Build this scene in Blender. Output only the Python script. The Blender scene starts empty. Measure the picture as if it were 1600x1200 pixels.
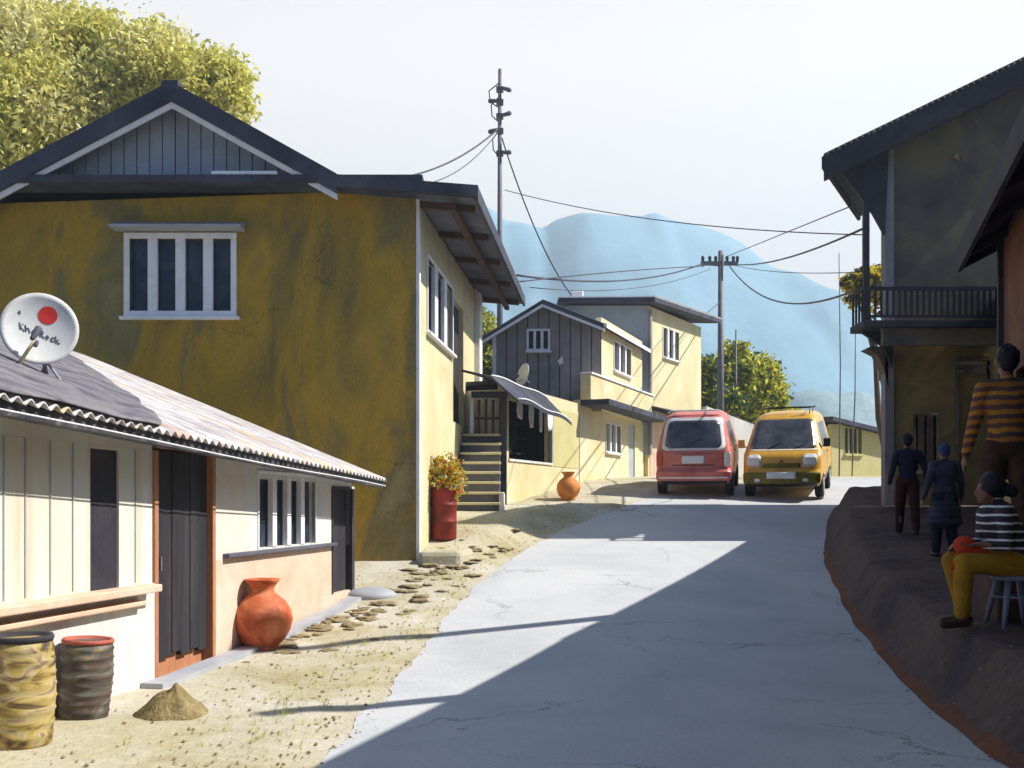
import bpy, bmesh, math, random
import numpy as np
from mathutils import Vector, Matrix, noise
R = math.radians
sc = bpy.context.scene
C = sc.collection
random.seed(7)
F, HZ, ZC = 1600.0, 790.0, 1.5          # focal length (px), horizon row, eye height

def PX(px, Y): return (px - 800) / F * Y
def PZ(py, Y): return ZC + (HZ - py) * Y / F
def P(px, py, Y): return Vector((PX(px, Y), Y, PZ(py, Y)))

# ---------------------------------------------------------------- materials
def nt(name):
    m = bpy.data.materials.new(name); m.use_nodes = True
    t = m.node_tree; b = t.nodes['Principled BSDF']
    return m, t, b
def N(t, typ, **kw):
    n = t.nodes.new(typ)
    for k, v in kw.items():
        if k in n.inputs: n.inputs[k].default_value = v
        else: setattr(n, k, v)
    return n
def ramp(t, stops, interp='LINEAR'):
    n = t.nodes.new('ShaderNodeValToRGB'); cr = n.color_ramp; cr.interpolation = interp
    while len(cr.elements) < len(stops): cr.elements.new(0.5)
    for e, (p, c) in zip(cr.elements, stops):
        e.position = p; e.color = (*c, 1)
    return n
def coords(t, sx=1, sy=1, sz=1):
    g = t.nodes.new('ShaderNodeTexCoord'); mp = t.nodes.new('ShaderNodeMapping')
    mp.inputs['Scale'].default_value = (sx, sy, sz)
    t.links.new(g.outputs['Object'], mp.inputs['Vector']); return mp
def mottle(name, cols, scale=1.0, rough=.85, bump=.3, fine=40, stretch=(1, 1, 1), detail=6, grain=.18, spec=.3, bdist=.01):
    """washed, uneven surface colour: large soft blotches + fine grain"""
    m, t, b = nt(name); L = t.links
    mp = coords(t, *stretch)
    n1 = N(t, 'ShaderNodeTexNoise', Scale=scale, Detail=detail, Roughness=.62, Distortion=.6)
    L.new(mp.outputs[0], n1.inputs['Vector'])
    k = len(cols); lo, hi = .30, .70
    rp = ramp(t, [(lo + (hi - lo) * i / max(1, k - 1), c) for i, c in enumerate(cols)])
    L.new(n1.outputs['Fac'], rp.inputs[0])
    n2 = N(t, 'ShaderNodeTexNoise', Scale=fine, Detail=4, Roughness=.7)
    L.new(mp.outputs[0], n2.inputs['Vector'])
    mr = N(t, 'ShaderNodeMapRange'); mr.inputs[1].default_value = .25; mr.inputs[2].default_value = .75
    mr.inputs[3].default_value = 1 - grain; mr.inputs[4].default_value = 1 + grain
    L.new(n2.outputs['Fac'], mr.inputs[0])
    vm = N(t, 'ShaderNodeVectorMath', operation='SCALE')
    L.new(rp.outputs[0], vm.inputs[0]); L.new(mr.outputs[0], vm.inputs['Scale'])
    L.new(vm.outputs[0], b.inputs['Base Color'])
    b.inputs['Roughness'].default_value = rough
    b.inputs['Specular IOR Level'].default_value = spec
    if bump:
        bp = N(t, 'ShaderNodeBump', Strength=bump, Distance=bdist)
        L.new(n2.outputs['Fac'], bp.inputs['Height']); L.new(bp.outputs[0], b.inputs['Normal'])
    return m
def plain(name, col, rough=.6, metal=0, spec=.5, bump=.1):
    c = Vector(col); return mottle(name, [tuple(c * .82), tuple(c), tuple(c * 1.14)], 3, rough, bump, 60, grain=.08, spec=spec)
def striped(name, cols, period, axis=2, duty=.5, rough=.9):
    m, t, b = nt(name); L = t.links
    g = t.nodes.new('ShaderNodeTexCoord'); sp = t.nodes.new('ShaderNodeSeparateXYZ')
    nz = N(t, 'ShaderNodeTexNoise', Scale=7, Detail=2)
    L.new(g.outputs['Object'], sp.inputs[0]); L.new(g.outputs['Object'], nz.inputs['Vector'])
    a = N(t, 'ShaderNodeMath', operation='MULTIPLY_ADD'); a.inputs[1].default_value = period * .35; a.inputs[2].default_value = 0
    L.new(nz.outputs['Fac'], a.inputs[0])
    s = N(t, 'ShaderNodeMath', operation='ADD'); L.new(sp.outputs[axis], s.inputs[0]); L.new(a.outputs[0], s.inputs[1])
    d = N(t, 'ShaderNodeMath', operation='DIVIDE'); d.inputs[1].default_value = period; L.new(s.outputs[0], d.inputs[0])
    f = N(t, 'ShaderNodeMath', operation='FRACT'); L.new(d.outputs[0], f.inputs[0])
    k = len(cols)
    if k == 2: st = [(0, cols[0]), (duty, cols[1])]
    else: st = [(i / k, c) for i, c in enumerate(cols)]
    rp = ramp(t, st, 'CONSTANT'); L.new(f.outputs[0], rp.inputs[0])
    L.new(rp.outputs[0], b.inputs['Base Color']); b.inputs['Roughness'].default_value = rough
    return m
def leafmat(name, cols, scale=.9, trans=.35):
    m, t, b = nt(name); L = t.links
    mp = coords(t)
    n1 = N(t, 'ShaderNodeTexNoise', Scale=scale, Detail=5, Roughness=.7)
    L.new(mp.outputs[0], n1.inputs['Vector'])
    k = len(cols)
    rp = ramp(t, [(.32 + .36 * i / (k - 1), c) for i, c in enumerate(cols)])
    L.new(n1.outputs['Fac'], rp.inputs[0]); L.new(rp.outputs[0], b.inputs['Base Color'])
    b.inputs['Roughness'].default_value = .7; b.inputs['Specular IOR Level'].default_value = .2
    tr = t.nodes.new('ShaderNodeBsdfTranslucent'); L.new(rp.outputs[0], tr.inputs[0])
    mx = t.nodes.new('ShaderNodeMixShader'); mx.inputs[0].default_value = trans
    L.new(b.outputs[0], mx.inputs[1]); L.new(tr.outputs[0], mx.inputs[2])
    L.new(mx.outputs[0], t.nodes['Material Output'].inputs['Surface'])
    return m

M = {}
M['road'] = mottle('road_concrete', [(.385, .405, .43), (.46, .475, .495), (.52, .53, .545)], .55, .9, .5, 34, grain=.12, detail=9)
def cracks(m, scale=.8, width=.012, dark=.62):
    t = m.node_tree; L = t.links; b = t.nodes['Principled BSDF']; src = b.inputs['Base Color'].links[0].from_socket
    g = t.nodes.new('ShaderNodeTexCoord'); nz = N(t, 'ShaderNodeTexNoise', Scale=1.3, Detail=6, Roughness=.7)
    L.new(g.outputs['Object'], nz.inputs['Vector'])
    mx = N(t, 'ShaderNodeVectorMath', operation='MULTIPLY_ADD'); L.new(nz.outputs['Color'], mx.inputs[0]); mx.inputs[1].default_value = (1.4, 1.4, 0); L.new(g.outputs['Object'], mx.inputs[2])
    vo = N(t, 'ShaderNodeTexVoronoi', Scale=scale, feature='DISTANCE_TO_EDGE'); L.new(mx.outputs[0], vo.inputs['Vector'])
    n2 = N(t, 'ShaderNodeTexNoise', Scale=.5, Detail=2); L.new(g.outputs['Object'], n2.inputs['Vector'])
    gate = N(t, 'ShaderNodeMapRange'); gate.inputs[1].default_value = .47; gate.inputs[2].default_value = .60; gate.inputs[3].default_value = 0; gate.inputs[4].default_value = width; L.new(n2.outputs['Fac'], gate.inputs[0])
    lt = N(t, 'ShaderNodeMath', operation='LESS_THAN'); L.new(vo.outputs['Distance'], lt.inputs[0]); L.new(gate.outputs[0], lt.inputs[1])
    mm = N(t, 'ShaderNodeMapRange'); mm.inputs[3].default_value = 1; mm.inputs[4].default_value = dark; L.new(lt.outputs[0], mm.inputs[0])
    sc_ = N(t, 'ShaderNodeVectorMath', operation='SCALE'); L.new(src, sc_.inputs[0]); L.new(mm.outputs[0], sc_.inputs['Scale']); L.new(sc_.outputs[0], b.inputs['Base Color'])
cracks(M['road'], .42, .007)
M['ground'] = mottle('pale_earth', [(.30, .25, .14), (.40, .36, .24), (.46, .43, .34), (.54, .52, .47)], .8, .95, .6, 14, grain=.14, detail=9, bdist=.03)
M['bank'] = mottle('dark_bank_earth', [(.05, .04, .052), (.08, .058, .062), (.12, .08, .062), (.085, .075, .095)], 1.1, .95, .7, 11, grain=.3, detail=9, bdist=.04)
M['clay'] = mottle('red_clay_edge', [(.10, .05, .035), (.20, .08, .04)], 3, .95, .5, 20)
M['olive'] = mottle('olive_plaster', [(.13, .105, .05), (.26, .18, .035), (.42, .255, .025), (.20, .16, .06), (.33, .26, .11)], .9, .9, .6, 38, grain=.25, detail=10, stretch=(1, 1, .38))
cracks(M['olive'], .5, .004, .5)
M['yellow_wall'] = mottle('yellow_plaster', [(.52, .45, .25), (.61, .54, .32), (.65, .61, .43)], 1.0, .9, .3, 30, grain=.08)
M['pale_yellow'] = mottle('pale_yellow_plaster', [(.52, .46, .24), (.62, .55, .33), (.66, .62, .47)], .9, .9, .3, 30, grain=.08)
M['white_wash'] = mottle('whitewash', [(.40, .43, .47), (.56, .56, .55), (.66, .65, .61), (.66, .58, .49), (.64, .63, .60)], 1.3, .9, .35, 30, grain=.09, stretch=(1, 1, .4), detail=9)
M['cream_boards'] = mottle('cream_boards', [(.60, .46, .36), (.60, .57, .47), (.62, .61, .56), (.62, .58, .46)], 1.5, .85, .25, 30, grain=.06, stretch=(2.4, 2.4, .12))
M['pink'] = mottle('pink_plaster', [(.60, .37, .26), (.64, .46, .35), (.66, .55, .46)], 1.2, .9, .25, 30, grain=.07)
M['terracotta_wood'] = mottle('terracotta_paint', [(.34, .14, .07), (.45, .21, .11)], 3, .8, .3, 30, stretch=(1, 1, .3))
M['door_dark'] = mottle('dark_door_planks', [(.012, .014, .022), (.028, .026, .032), (.05, .045, .048)], 2, .75, .4, 30, stretch=(3, 3, .3), grain=.3)
M['dark_wood'] = mottle('dark_timber', [(.018, .019, .030), (.035, .033, .045), (.06, .05, .055)], 2, .8, .35, 30, grain=.2)
M['brown_wood'] = mottle('brown_timber', [(.05, .022, .014), (.10, .045, .025)], 3, .8, .35, 30, grain=.2)
M['roof_dark'] = mottle('dark_slate_roofing', [(.022, .026, .042), (.045, .05, .075), (.08, .085, .11)], 1.2, .75, .35, 30, grain=.2)
M['soffit'] = mottle('grey_soffit', [(.06, .06, .085), (.10, .10, .13), (.13, .13, .16)], 1.5, .85, .3, 30, grain=.15)
M['gable'] = mottle('blue_grey_sheet', [(.27, .31, .38), (.35, .39, .45), (.41, .44, .48)], 1.1, .6, .2, 40, grain=.14)
M['grey_board'] = mottle('grey_boards', [(.19, .175, .175), (.26, .24, .235), (.32, .29, .28)], 1.2, .8, .3, 30, grain=.14)
M['painted_shade'] = mottle('painted_shade_plaster', [(.22, .28, .32), (.30, .35, .38), (.40, .41, .36)], 1.2, .85, .2, 30, grain=.08)  # blue-grey stands in for shade on the yellow house's viewer-facing wall
M['white_paint'] = mottle('white_paint', [(.62, .63, .66), (.76, .77, .79), (.80, .80, .80)], 2.5, .6, .2, 40, grain=.05)
M['grey_paint'] = mottle('grey_paint', [(.30, .32, .36), (.40, .42, .46)], 2.5, .6, .2, 40, grain=.05)
M['glass'] = mottle('window_glass', [(.008, .013, .028), (.02, .03, .05), (.05, .07, .10)], 2.2, .28, 0, 20, grain=.1, spec=.4)
M['tin'] = mottle('streaked_tin', [(.46, .28, .21), (.52, .42, .26), (.36, .35, .37), (.60, .57, .56), (.26, .22, .25), (.56, .38, .27)], 1.6, .55, .2, 40, grain=.08, stretch=(.25, 2.2, .25))
M['tarp'] = mottle('grey_purple_tarp', [(.05, .05, .065), (.11, .105, .13), (.20, .185, .20), (.08, .075, .09)], 3, .6, .5, 25, grain=.15)
M['edge_tin'] = mottle('dark_tin_edge', [(.02, .02, .03), (.05, .05, .06), (.16, .15, .16)], 5, .6, .2, 40)
M['terracotta'] = mottle('terracotta_clay', [(.22, .035, .015), (.40, .085, .025), (.52, .15, .06), (.58, .24, .12)], 4, .6, .3, 60, grain=.12)
M['orange_clay'] = mottle('orange_clay', [(.50, .16, .03), (.62, .25, .06)], 4, .7, .3, 40)
M['r_dark'] = mottle('weathered_dark_wall', [(.07, .056, .052), (.12, .098, .08), (.18, .14, .08), (.11, .09, .08)], .7, .9, .5, 30, grain=.22, detail=9)
M['r_olive'] = mottle('weathered_olive_wall', [(.12, .09, .06), (.24, .18, .085), (.36, .26, .10), (.18, .14, .09)], .9, .9, .5, 30, grain=.22, detail=9)
M['rust_wall'] = mottle('rust_red_wall', [(.07, .05, .04), (.12, .055, .035), (.20, .075, .04), (.15, .11, .065)], 1.6, .9, .4, 30, grain=.2)
M['rail'] = mottle('dark_rail', [(.02, .02, .026), (.04, .038, .045)], 3, .8, .2, 30)
M['steel'] = mottle('weathered_pole', [(.10, .095, .12), (.18, .17, .20)], 3, .6, .2, 40)
M['cable'] = plain('black_cable', (.035, .035, .055), .6)
M['dish'] = mottle('dish_paint', [(.50, .51, .50), (.62, .63, .62), (.66, .66, .62)], 3, .5, .1, 60, grain=.06)
M['red_mark'] = plain('red_print', (.62, .03, .02), .6)
M['ink'] = plain('grey_print', (.09, .085, .12), .7)
M['red_drum'] = mottle('red_drum_paint', [(.06, .02, .015), (.20, .018, .012), (.30, .03, .016)], 3, .5, .3, 40, grain=.15)
M['stone'] = mottle('brown_stone', [(.20, .15, .07), (.30, .24, .13), (.38, .32, .20)], 3, .95, .7, 25, grain=.2, bdist=.02)
M['soil'] = mottle('olive_soil', [(.13, .10, .04), (.26, .20, .09), (.34, .28, .15)], 6, .95, .9, 30, grain=.3, bdist=.03)
M['tyre'] = plain('tyre_rubber', (.02, .02, .022), .85)
M['black_plastic'] = plain('black_plastic', (.022, .022, .026), .55)
M['skin'] = plain('brown_skin', (.20, .09, .05), .6)
M['hair'] = mottle('black_hair', [(.006, .006, .012), (.015, .015, .03)], 8, .6, .5, 60)
M['blue_cap'] = plain('dark_blue_cloth', (.03, .055, .16), .9)
M['navy'] = mottle('navy_cloth', [(.012, .014, .03), (.03, .03, .055)], 6, .95, .4, 90)
M['coat'] = mottle('slate_cloth', [(.03, .032, .055), (.055, .055, .085), (.08, .08, .11)], 5, .95, .4, 90)
M['maroon'] = mottle('dark_maroon_cloth', [(.025, .012, .014), (.06, .022, .018)], 6, .95, .4, 90)
M['ochre'] = mottle('ochre_cloth', [(.26, .14, .012), (.38, .20, .015), (.46, .26, .03)], 5, .95, .4, 90)
M['brown_cloth'] = mottle('dark_brown_cloth', [(.04, .022, .014), (.09, .045, .022)], 6, .95, .4, 90)
M['red_cloth'] = mottle('red_cloth', [(.42, .03, .01), (.62, .06, .02)], 8, .95, .4, 90)
M['stripe_bw'] = striped('black_white_stripes', [(.03, .025, .035), (.72, .72, .76)], .066, 2, .74)
M['stripe_or'] = striped('orange_brown_stripes', [(.40, .15, .02), (.09, .055, .045), (.46, .20, .02), (.12, .06, .05)], .16, 2)
M['stool'] = plain('blue_grey_plastic', (.22, .25, .33), .5)
M['bark'] = mottle('bark', [(.06, .04, .03), (.13, .10, .07)], 4, .95, .8, 20, stretch=(1, 1, .3), bdist=.03)
M['leaf_big'] = leafmat('pale_lime_leaves', [(.50, .54, .14), (.64, .64, .20), (.74, .72, .38), (.80, .78, .58)], .25, .62)
M['leaf_big2'] = leafmat('ochre_lime_leaves', [(.58, .54, .12), (.70, .64, .18), (.78, .74, .46)], .25, .62)
M['leaf_bush'] = leafmat('olive_leaves', [(.30, .36, .04), (.54, .54, .06), (.66, .58, .08)], .6, .3)
M['leaf_dark'] = leafmat('dark_green_leaves', [(.04, .08, .05), (.10, .15, .05)], .8, .3)
M['leaf_lime'] = leafmat('lime_leaves', [(.30, .33, .05), (.48, .48, .12)], .8)
M['leaf_yellow'] = leafmat('yellow_leaves', [(.60, .48, .04), (.72, .60, .06)], 1.5, .5)
M['leaf_blue'] = leafmat('blue_green_leaves', [(.02, .05, .08), (.05, .10, .13)], 1.5, .2)
M['leaf_flower'] = leafmat('flowering_leaves', [(.25, .24, .02), (.52, .38, .02), (.60, .42, .02)], 5, .3)
M['petal_red'] = plain('red_petals', (.60, .05, .02), .7)
M['petal_white'] = plain('white_petals', (.75, .72, .66), .7)
M['paper'] = plain('white_plate', (.75, .75, .75), .5)
M['hill'] = mottle('haze_tinted_hill', [(.12, .25, .35), (.16, .31, .42), (.21, .36, .47)], .012, .95, .25, .22, grain=.10, detail=9, bdist=1.2)  # distance haze is put into this pale blue base colour
M['hill_near'] = mottle('haze_tinted_ridge', [(.18, .27, .30), (.24, .33, .36)], .04, .95, .3, .6, grain=.2, detail=8, bdist=.8)  # misty blue of distance is mixed into the ridge colour
M['patch_wall'] = mottle('olive_yellow_plaster', [(.46, .42, .18), (.54, .49, .26)], 1, .9, .3, 30)
def carpaint(name, cols):
    m = mottle(name, cols, 2.2, .38, .04, 30, grain=.07, spec=.5)
    b = m.node_tree.nodes['Principled BSDF']; b.inputs['Coat Weight'].default_value = .4; b.inputs['Coat Roughness'].default_value = .15
    return m
M['car_red'] = carpaint('salmon_red_paint', [(.44, .085, .06), (.58, .13, .10), (.62, .19, .15)])
M['car_yellow'] = carpaint('mustard_yellow_paint', [(.50, .27, .015), (.66, .34, .012), (.70, .42, .03)])
M['car_glass'] = mottle('car_glass', [(.02, .022, .03), (.07, .075, .09), (.14, .15, .17)], 1.6, .15, 0, 10, grain=.05, spec=.6)
M['lamp_glass'] = plain('headlight_glass', (.75, .74, .72), .2)
M['lamp_red'] = plain('tail_lamp_plastic', (.60, .08, .03), .3)
M['olive_trim'] = mottle('dirty_olive_trim', [(.10, .09, .02), (.22, .19, .03)], 6, .7, .2, 40)
def barrelmat(name, cols):
    m, t, b = nt(name); L = t.links
    mp = coords(t, 1, 1, 3.2)
    n1 = N(t, 'ShaderNodeTexNoise', Scale=3.2, Detail=5, Distortion=1.2); L.new(mp.outputs[0], n1.inputs['Vector'])
    k = len(cols); rp = ramp(t, [(.3 + .4 * i / (k - 1), c) for i, c in enumerate(cols)])
    L.new(n1.outputs['Fac'], rp.inputs[0]); L.new(rp.outputs[0], b.inputs['Base Color']); b.inputs['Roughness'].default_value = .8
    bp = N(t, 'ShaderNodeBump', Strength=.4, Distance=.02); L.new(n1.outputs['Fac'], bp.inputs['Height']); L.new(bp.outputs[0], b.inputs['Normal'])
    return m
M['drum_yellow'] = barrelmat('worn_yellow_drum', [(.04, .038, .04), (.14, .09, .04), (.36, .26, .06), (.42, .35, .18), (.24, .16, .09), (.10, .08, .05)])
M['drum_dark'] = barrelmat('worn_dark_drum', [(.025, .03, .04), (.06, .045, .04), (.10, .07, .05), (.12, .14, .12), (.36, .20, .08)])

# ---------------------------------------------------------------- object helpers
ROOTM = {}
def link(o): C.objects.link(o); return o
def props(o, label=None, cat=None, group=None, kind=None):
    if label: o['label'] = label
    if cat: o['category'] = cat
    if group: o['group'] = group
    if kind: o['kind'] = kind
    return o
def thing(name, label, cat, loc=(0, 0, 0), rz=0, group=None, kind=None):
    o = bpy.data.objects.new(name, None); link(o)
    o.location = loc; o.rotation_euler = (0, 0, rz); o.empty_display_size = .2
    ROOTM[o] = Matrix.Translation(Vector(loc)) @ Matrix.Rotation(rz, 4, 'Z')
    return props(o, label, cat, group, kind)

class MB:
    def __init__(s): s.v = []; s.f = []; s.mi = []; s.sm = []
    def add(s, vs, fs, mi=0, smooth=False):
        b = len(s.v); s.v += [Vector(p) for p in vs]
        for f in fs: s.f.append(tuple(i + b for i in f)); s.mi.append(mi); s.sm.append(smooth)
        return s
    def box(s, a, b, mi=0):
        x0, y0, z0 = a; x1, y1, z1 = b
        return s.hexa([(x0, y0, z0), (x1, y0, z0), (x1, y1, z0), (x0, y1, z0), (x0, y0, z1), (x1, y0, z1), (x1, y1, z1), (x0, y1, z1)], mi)
    def hexa(s, p, mi=0):
        return s.add(p, [(0, 3, 2, 1), (4, 5, 6, 7), (0, 1, 5, 4), (1, 2, 6, 5), (2, 3, 7, 6), (3, 0, 4, 7)], mi)
    def prism(s, poly, off, mi=0):
        """poly: list of 3-D points, extruded by vector off"""
        n = len(poly); off = Vector(off); a = [Vector(p) for p in poly]; b = [p + off for p in a]
        return s.add(a + b, [tuple(range(n))[::-1], tuple(range(n, 2 * n))] + [(i, (i + 1) % n, n + (i + 1) % n, n + i) for i in range(n)], mi)
    def tube(s, pts, r, n=8, mi=0, r1=None):
        pts = [Vector(p) for p in pts]; k = len(pts); vs = []
        rr = r if isinstance(r, (list, tuple)) else [r + ((r1 if r1 is not None else r) - r) * i / max(1, k - 1) for i in range(k)]
        t0 = (pts[1] - pts[0]).normalized(); up = Vector((0, 0, 1)) if abs(t0.z) < .9 else Vector((1, 0, 0))
        u = t0.cross(up).normalized()
        for i, p in enumerate(pts):
            t = ((pts[min(i + 1, k - 1)] - pts[max(i - 1, 0)])).normalized()
            u = (u - t * u.dot(t)).normalized(); w = t.cross(u)
            for j in range(n):
                a = 2 * math.pi * j / n; vs.append(p + (u * math.cos(a) + w * math.sin(a)) * rr[i])
        fs = [(i * n + j, i * n + (j + 1) % n, (i + 1) * n + (j + 1) % n, (i + 1) * n + j) for i in range(k - 1) for j in range(n)]
        fs += [tuple(range(n))[::-1], tuple(range((k - 1) * n, k * n))]
        return s.add(vs, fs, mi, n > 5)
    def lathe(s, prof, c=(0, 0, 0), n=32, mi=0, wob=0, axis='z', smooth=True):
        vs = []; c = Vector(c)
        for i, (r, z) in enumerate(prof):
            for j in range(n):
                a = 2 * math.pi * j / n; q = r * (1 + wob * noise.noise(Vector((math.cos(a) * 1.3, math.sin(a) * 1.3, z * 5))))
                p = (math.cos(a) * q, math.sin(a) * q, z)
                if axis == 'x': p = (p[2], p[0], p[1])
                if axis == 'y': p = (p[0], p[2], p[1])
                vs.append(c + Vector(p))
        k = len(prof)
        fs = [(i * n + j, i * n + (j + 1) % n, (i + 1) * n + (j + 1) % n, (i + 1) * n + j) for i in range(k - 1) for j in range(n)]
        fs += [tuple(range(n))[::-1], tuple(range((k - 1) * n, k * n))]
        return s.add(vs, fs, mi, smooth)
    def ell(s, c, r, mi=0, n=14, m=9, rot=None):
        vs = []; c = Vector(c)
        for i in range(1, m):
            th = math.pi * i / m
            for j in range(n):
                a = 2 * math.pi * j / n
                p = Vector((r[0] * math.sin(th) * math.cos(a), r[1] * math.sin(th) * math.sin(a), r[2] * math.cos(th)))
                if rot: p = rot @ p
                vs.append(c + p)
        top = Vector((0, 0, r[2])); bot = -top
        if rot: top = rot @ top; bot = rot @ bot
        vs += [c + top, c + bot]; T = len(vs) - 2; B = T + 1; k = m - 1
        fs = [(i * n + j, (i + 1) * n + j, (i + 1) * n + (j + 1) % n, i * n + (j + 1) % n) for i in range(k - 1) for j in range(n)]
        fs += [(T, j, (j + 1) % n) for j in range(n)] + [(B, (k - 1) * n + (j + 1) % n, (k - 1) * n + j) for j in range(n)]
        return s.add(vs, fs, mi, True)
    def cap(s, a, b, ra, rb=None, n=12):
        """tapered capsule"""
        rb = ra if rb is None else rb; a = Vector(a); b = Vector(b); d = (b - a)
        L_ = d.length; t = d / L_ if L_ else Vector((0, 0, 1))
        pts = []; rr = []
        for k in range(0, 4): q = math.pi / 2 * (1 - k / 4); pts.append(a - t * ra * math.sin(q)); rr.append(max(.0005, ra * math.cos(q)))
        pts.append(a); rr.append(ra); pts.append(b); rr.append(rb)
        for k in range(3, -1, -1): q = math.pi / 2 * (1 - k / 4); pts.append(b + t * rb * math.sin(q)); rr.append(max(.0005, rb * math.cos(q)))
        return s.tube(pts, rr, n)
    def build(s, name, mats, parent=None, world=True, bevel=0, smooth=None, origin=None):
        me = bpy.data.meshes.new(name)
        if parent is not None and world:
            p = parent
            while p not in ROOTM: p = p.parent
            iv = ROOTM[p].inverted(); vs = [iv @ v for v in s.v]
        elif origin is not None:
            o_ = Vector(origin); vs = [v - o_ for v in s.v]
        else: vs = s.v
        me.from_pydata([tuple(v) for v in vs], [], s.f)
        if not isinstance(mats, (list, tuple)): mats = [mats]
        for m in mats: me.materials.append(m)
        me.polygons.foreach_set('material_index', s.mi)
        me.polygons.foreach_set('use_smooth', [bool(x) if smooth is None else smooth for x in s.sm])
        me.update()
        bm = bmesh.new(); bm.from_mesh(me); bmesh.ops.recalc_face_normals(bm, faces=bm.faces); bm.to_mesh(me); bm.free()
        o = bpy.data.objects.new(name, me); link(o)
        if parent is not None: o.parent = parent
        elif origin is not None: o.location = origin
        if bevel:
            bv = o.modifiers.new('bevel', 'BEVEL'); bv.width = bevel; bv.segments = 2; bv.limit_method = 'ANGLE'
        return o

class Fr:
    """vertical wall frame: origin, direction along the wall, outward normal"""
    def __init__(s, o, d, n):
        s.o = Vector((o[0], o[1], 0)); s.d = Vector((d[0], d[1], 0)).normalized(); s.n = Vector((n[0], n[1], 0)).normalized()
    def p(s, a, n, z): return s.o + s.d * a + s.n * n + Vector((0, 0, z))
    def box(s, mb, a0, a1, n0, n1, z0, z1, mi=0):
        return mb.hexa([s.p(a0, n0, z0), s.p(a1, n0, z0), s.p(a1, n1, z0), s.p(a0, n1, z0), s.p(a0, n0, z1), s.p(a1, n0, z1), s.p(a1, n1, z1), s.p(a0, n1, z1)], mi)
    def S(s, px):
        k = (px - 800) / F     # X = k*Y
        return (k * s.o.y - s.o.x) / (s.d.x - k * s.d.y)
    def Y(s, a): return s.o.y + s.d.y * a
    def Z(s, px, py): return PZ(py, s.Y(s.S(px)))

def wall(fr, mb, a0, a1, z0, z1, t, holes=(), mi=0, n1=0):
    cuts = sorted(set([a0, a1] + [h[0] for h in holes] + [h[1] for h in holes]))
    for u, w in zip(cuts, cuts[1:]):
        if w - u < 1e-6: continue
        mid = (u + w) / 2; hs = sorted([(h[2], h[3]) for h in holes if h[0] <= mid <= h[1]]); z = z0
        for a, b in hs:
            if a > z: fr.box(mb, u, w, n1 - t, n1, z, a, mi)
            z = b
        if z < z1: fr.box(mb, u, w, n1 - t, n1, z, z1, mi)

def window(fr, parent, a0, a1, z0, z1, n=4, fw=.07, mull=.09, depth=.12, frame=None, sill=True, hood=False, proud=.03, name='window', bars=None):
    """framed window filling a hole; returns the frame part"""
    frame = frame or M['white_paint']; m = MB()
    fr.box(m, a0 - fw, a1 + fw, -.05, proud, z1, z1 + fw); fr.box(m, a0 - fw, a1 + fw, -.05, proud, z0 - fw, z0)
    fr.box(m, a0 - fw, a0, -.05, proud - .002, z0, z1); fr.box(m, a1, a1 + fw, -.05, proud - .002, z0, z1)
    w = (a1 - a0 - mull * (n - 1)) / n
    for i in range(1, n):
        q = a0 + i * w + (i - 1) * mull; fr.box(m, q, q + mull, -.05, proud - .008, z0 + .001, z1 - .001)
    o = m.build(name, frame, parent, bevel=.006)
    g = MB(); fr.box(g, a0, a1, -.10, -.085, z0, z1)
    g.build('pane', M['glass'], o)
    if sill:
        g = MB(); fr.box(g, a0 - fw * 1.6, a1 + fw * 1.6, -.04, proud + .06, z0 - fw - .05, z0 - fw - .001); g.build('sill', bars or frame, o, bevel=.006)
    if hood:
        g = MB(); g.prism([fr.p(a0 - .22, 0, z1 + fw + .17), fr.p(a0 - .22, .30, z1 + fw + .06), fr.p(a0 - .22, .30, z1 + fw + .02), fr.p(a0 - .22, 0, z1 + fw + .02)], fr.d * (a1 - a0 + .44))
        g.build('hood', M['grey_paint'], o)
    return o

def interp(pts, y):
    if y <= pts[0][0]: return pts[0][1]
    for (a, b), (c, d) in zip(pts, pts[1:]):
        if y <= c: return b + (d - b) * (y - a) / (c - a)
    return pts[-1][1]
def S01(t): t = max(0, min(1, t)); return t * t * (3 - 2 * t)

# ---------------------------------------------------------------- terrain
ROADZ = [(-40, 0), (9, 0), (11, .09), (13, .24), (16, .56), (19, 1.08), (22.4, 1.71), (26, 2.15), (30, 2.34), (40, 2.6), (60, 2.6), (110, -1), (400, -20)]
def roadz(y):   # smoothed
    return sum(interp(ROADZ, y + d) for d in (-1, -.5, 0, .5, 1)) / 5
LEFTZ = [(15.5, 0), (17, .10), (18, .26), (19, .30), (20, .20), (21.5, 0)]
EL = [(-40, -4.5), (-5, -1.7), (3, -1.25), (6, -1.12), (12.4, -.78), (15.5, -.3), (18, .5), (20, 1.6), (22, 2.85), (24, 4.3), (26, 6.4), (28, 9.5), (30, 14), (34, 26), (60, 60), (400, 90)]
ER = [(-40, -1.5), (-5, 2.3), (3, 2.72), (6.2, 2.87), (7.5, 3.07), (10.2, 3.63), (13.7, 4.37), (16.8, 5.1), (20.7, 6.4), (22, 7.1), (24, 9.0), (26, 12.2), (28, 17), (30, 23), (34, 36), (60, 75), (400, 110)]
def el(y): return sum(interp(EL, y + d) for d in (-1, 0, 1)) / 3 + .07 * noise.noise(Vector((y * 1.3, 9, 0))) + .04 * noise.noise(Vector((y * 3.9, 2, 0)))
def er(y): return sum(interp(ER, y + d) for d in (-1, 0, 1)) / 3 + .07 * noise.noise(Vector((y * .9, 3, 0)))
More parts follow.
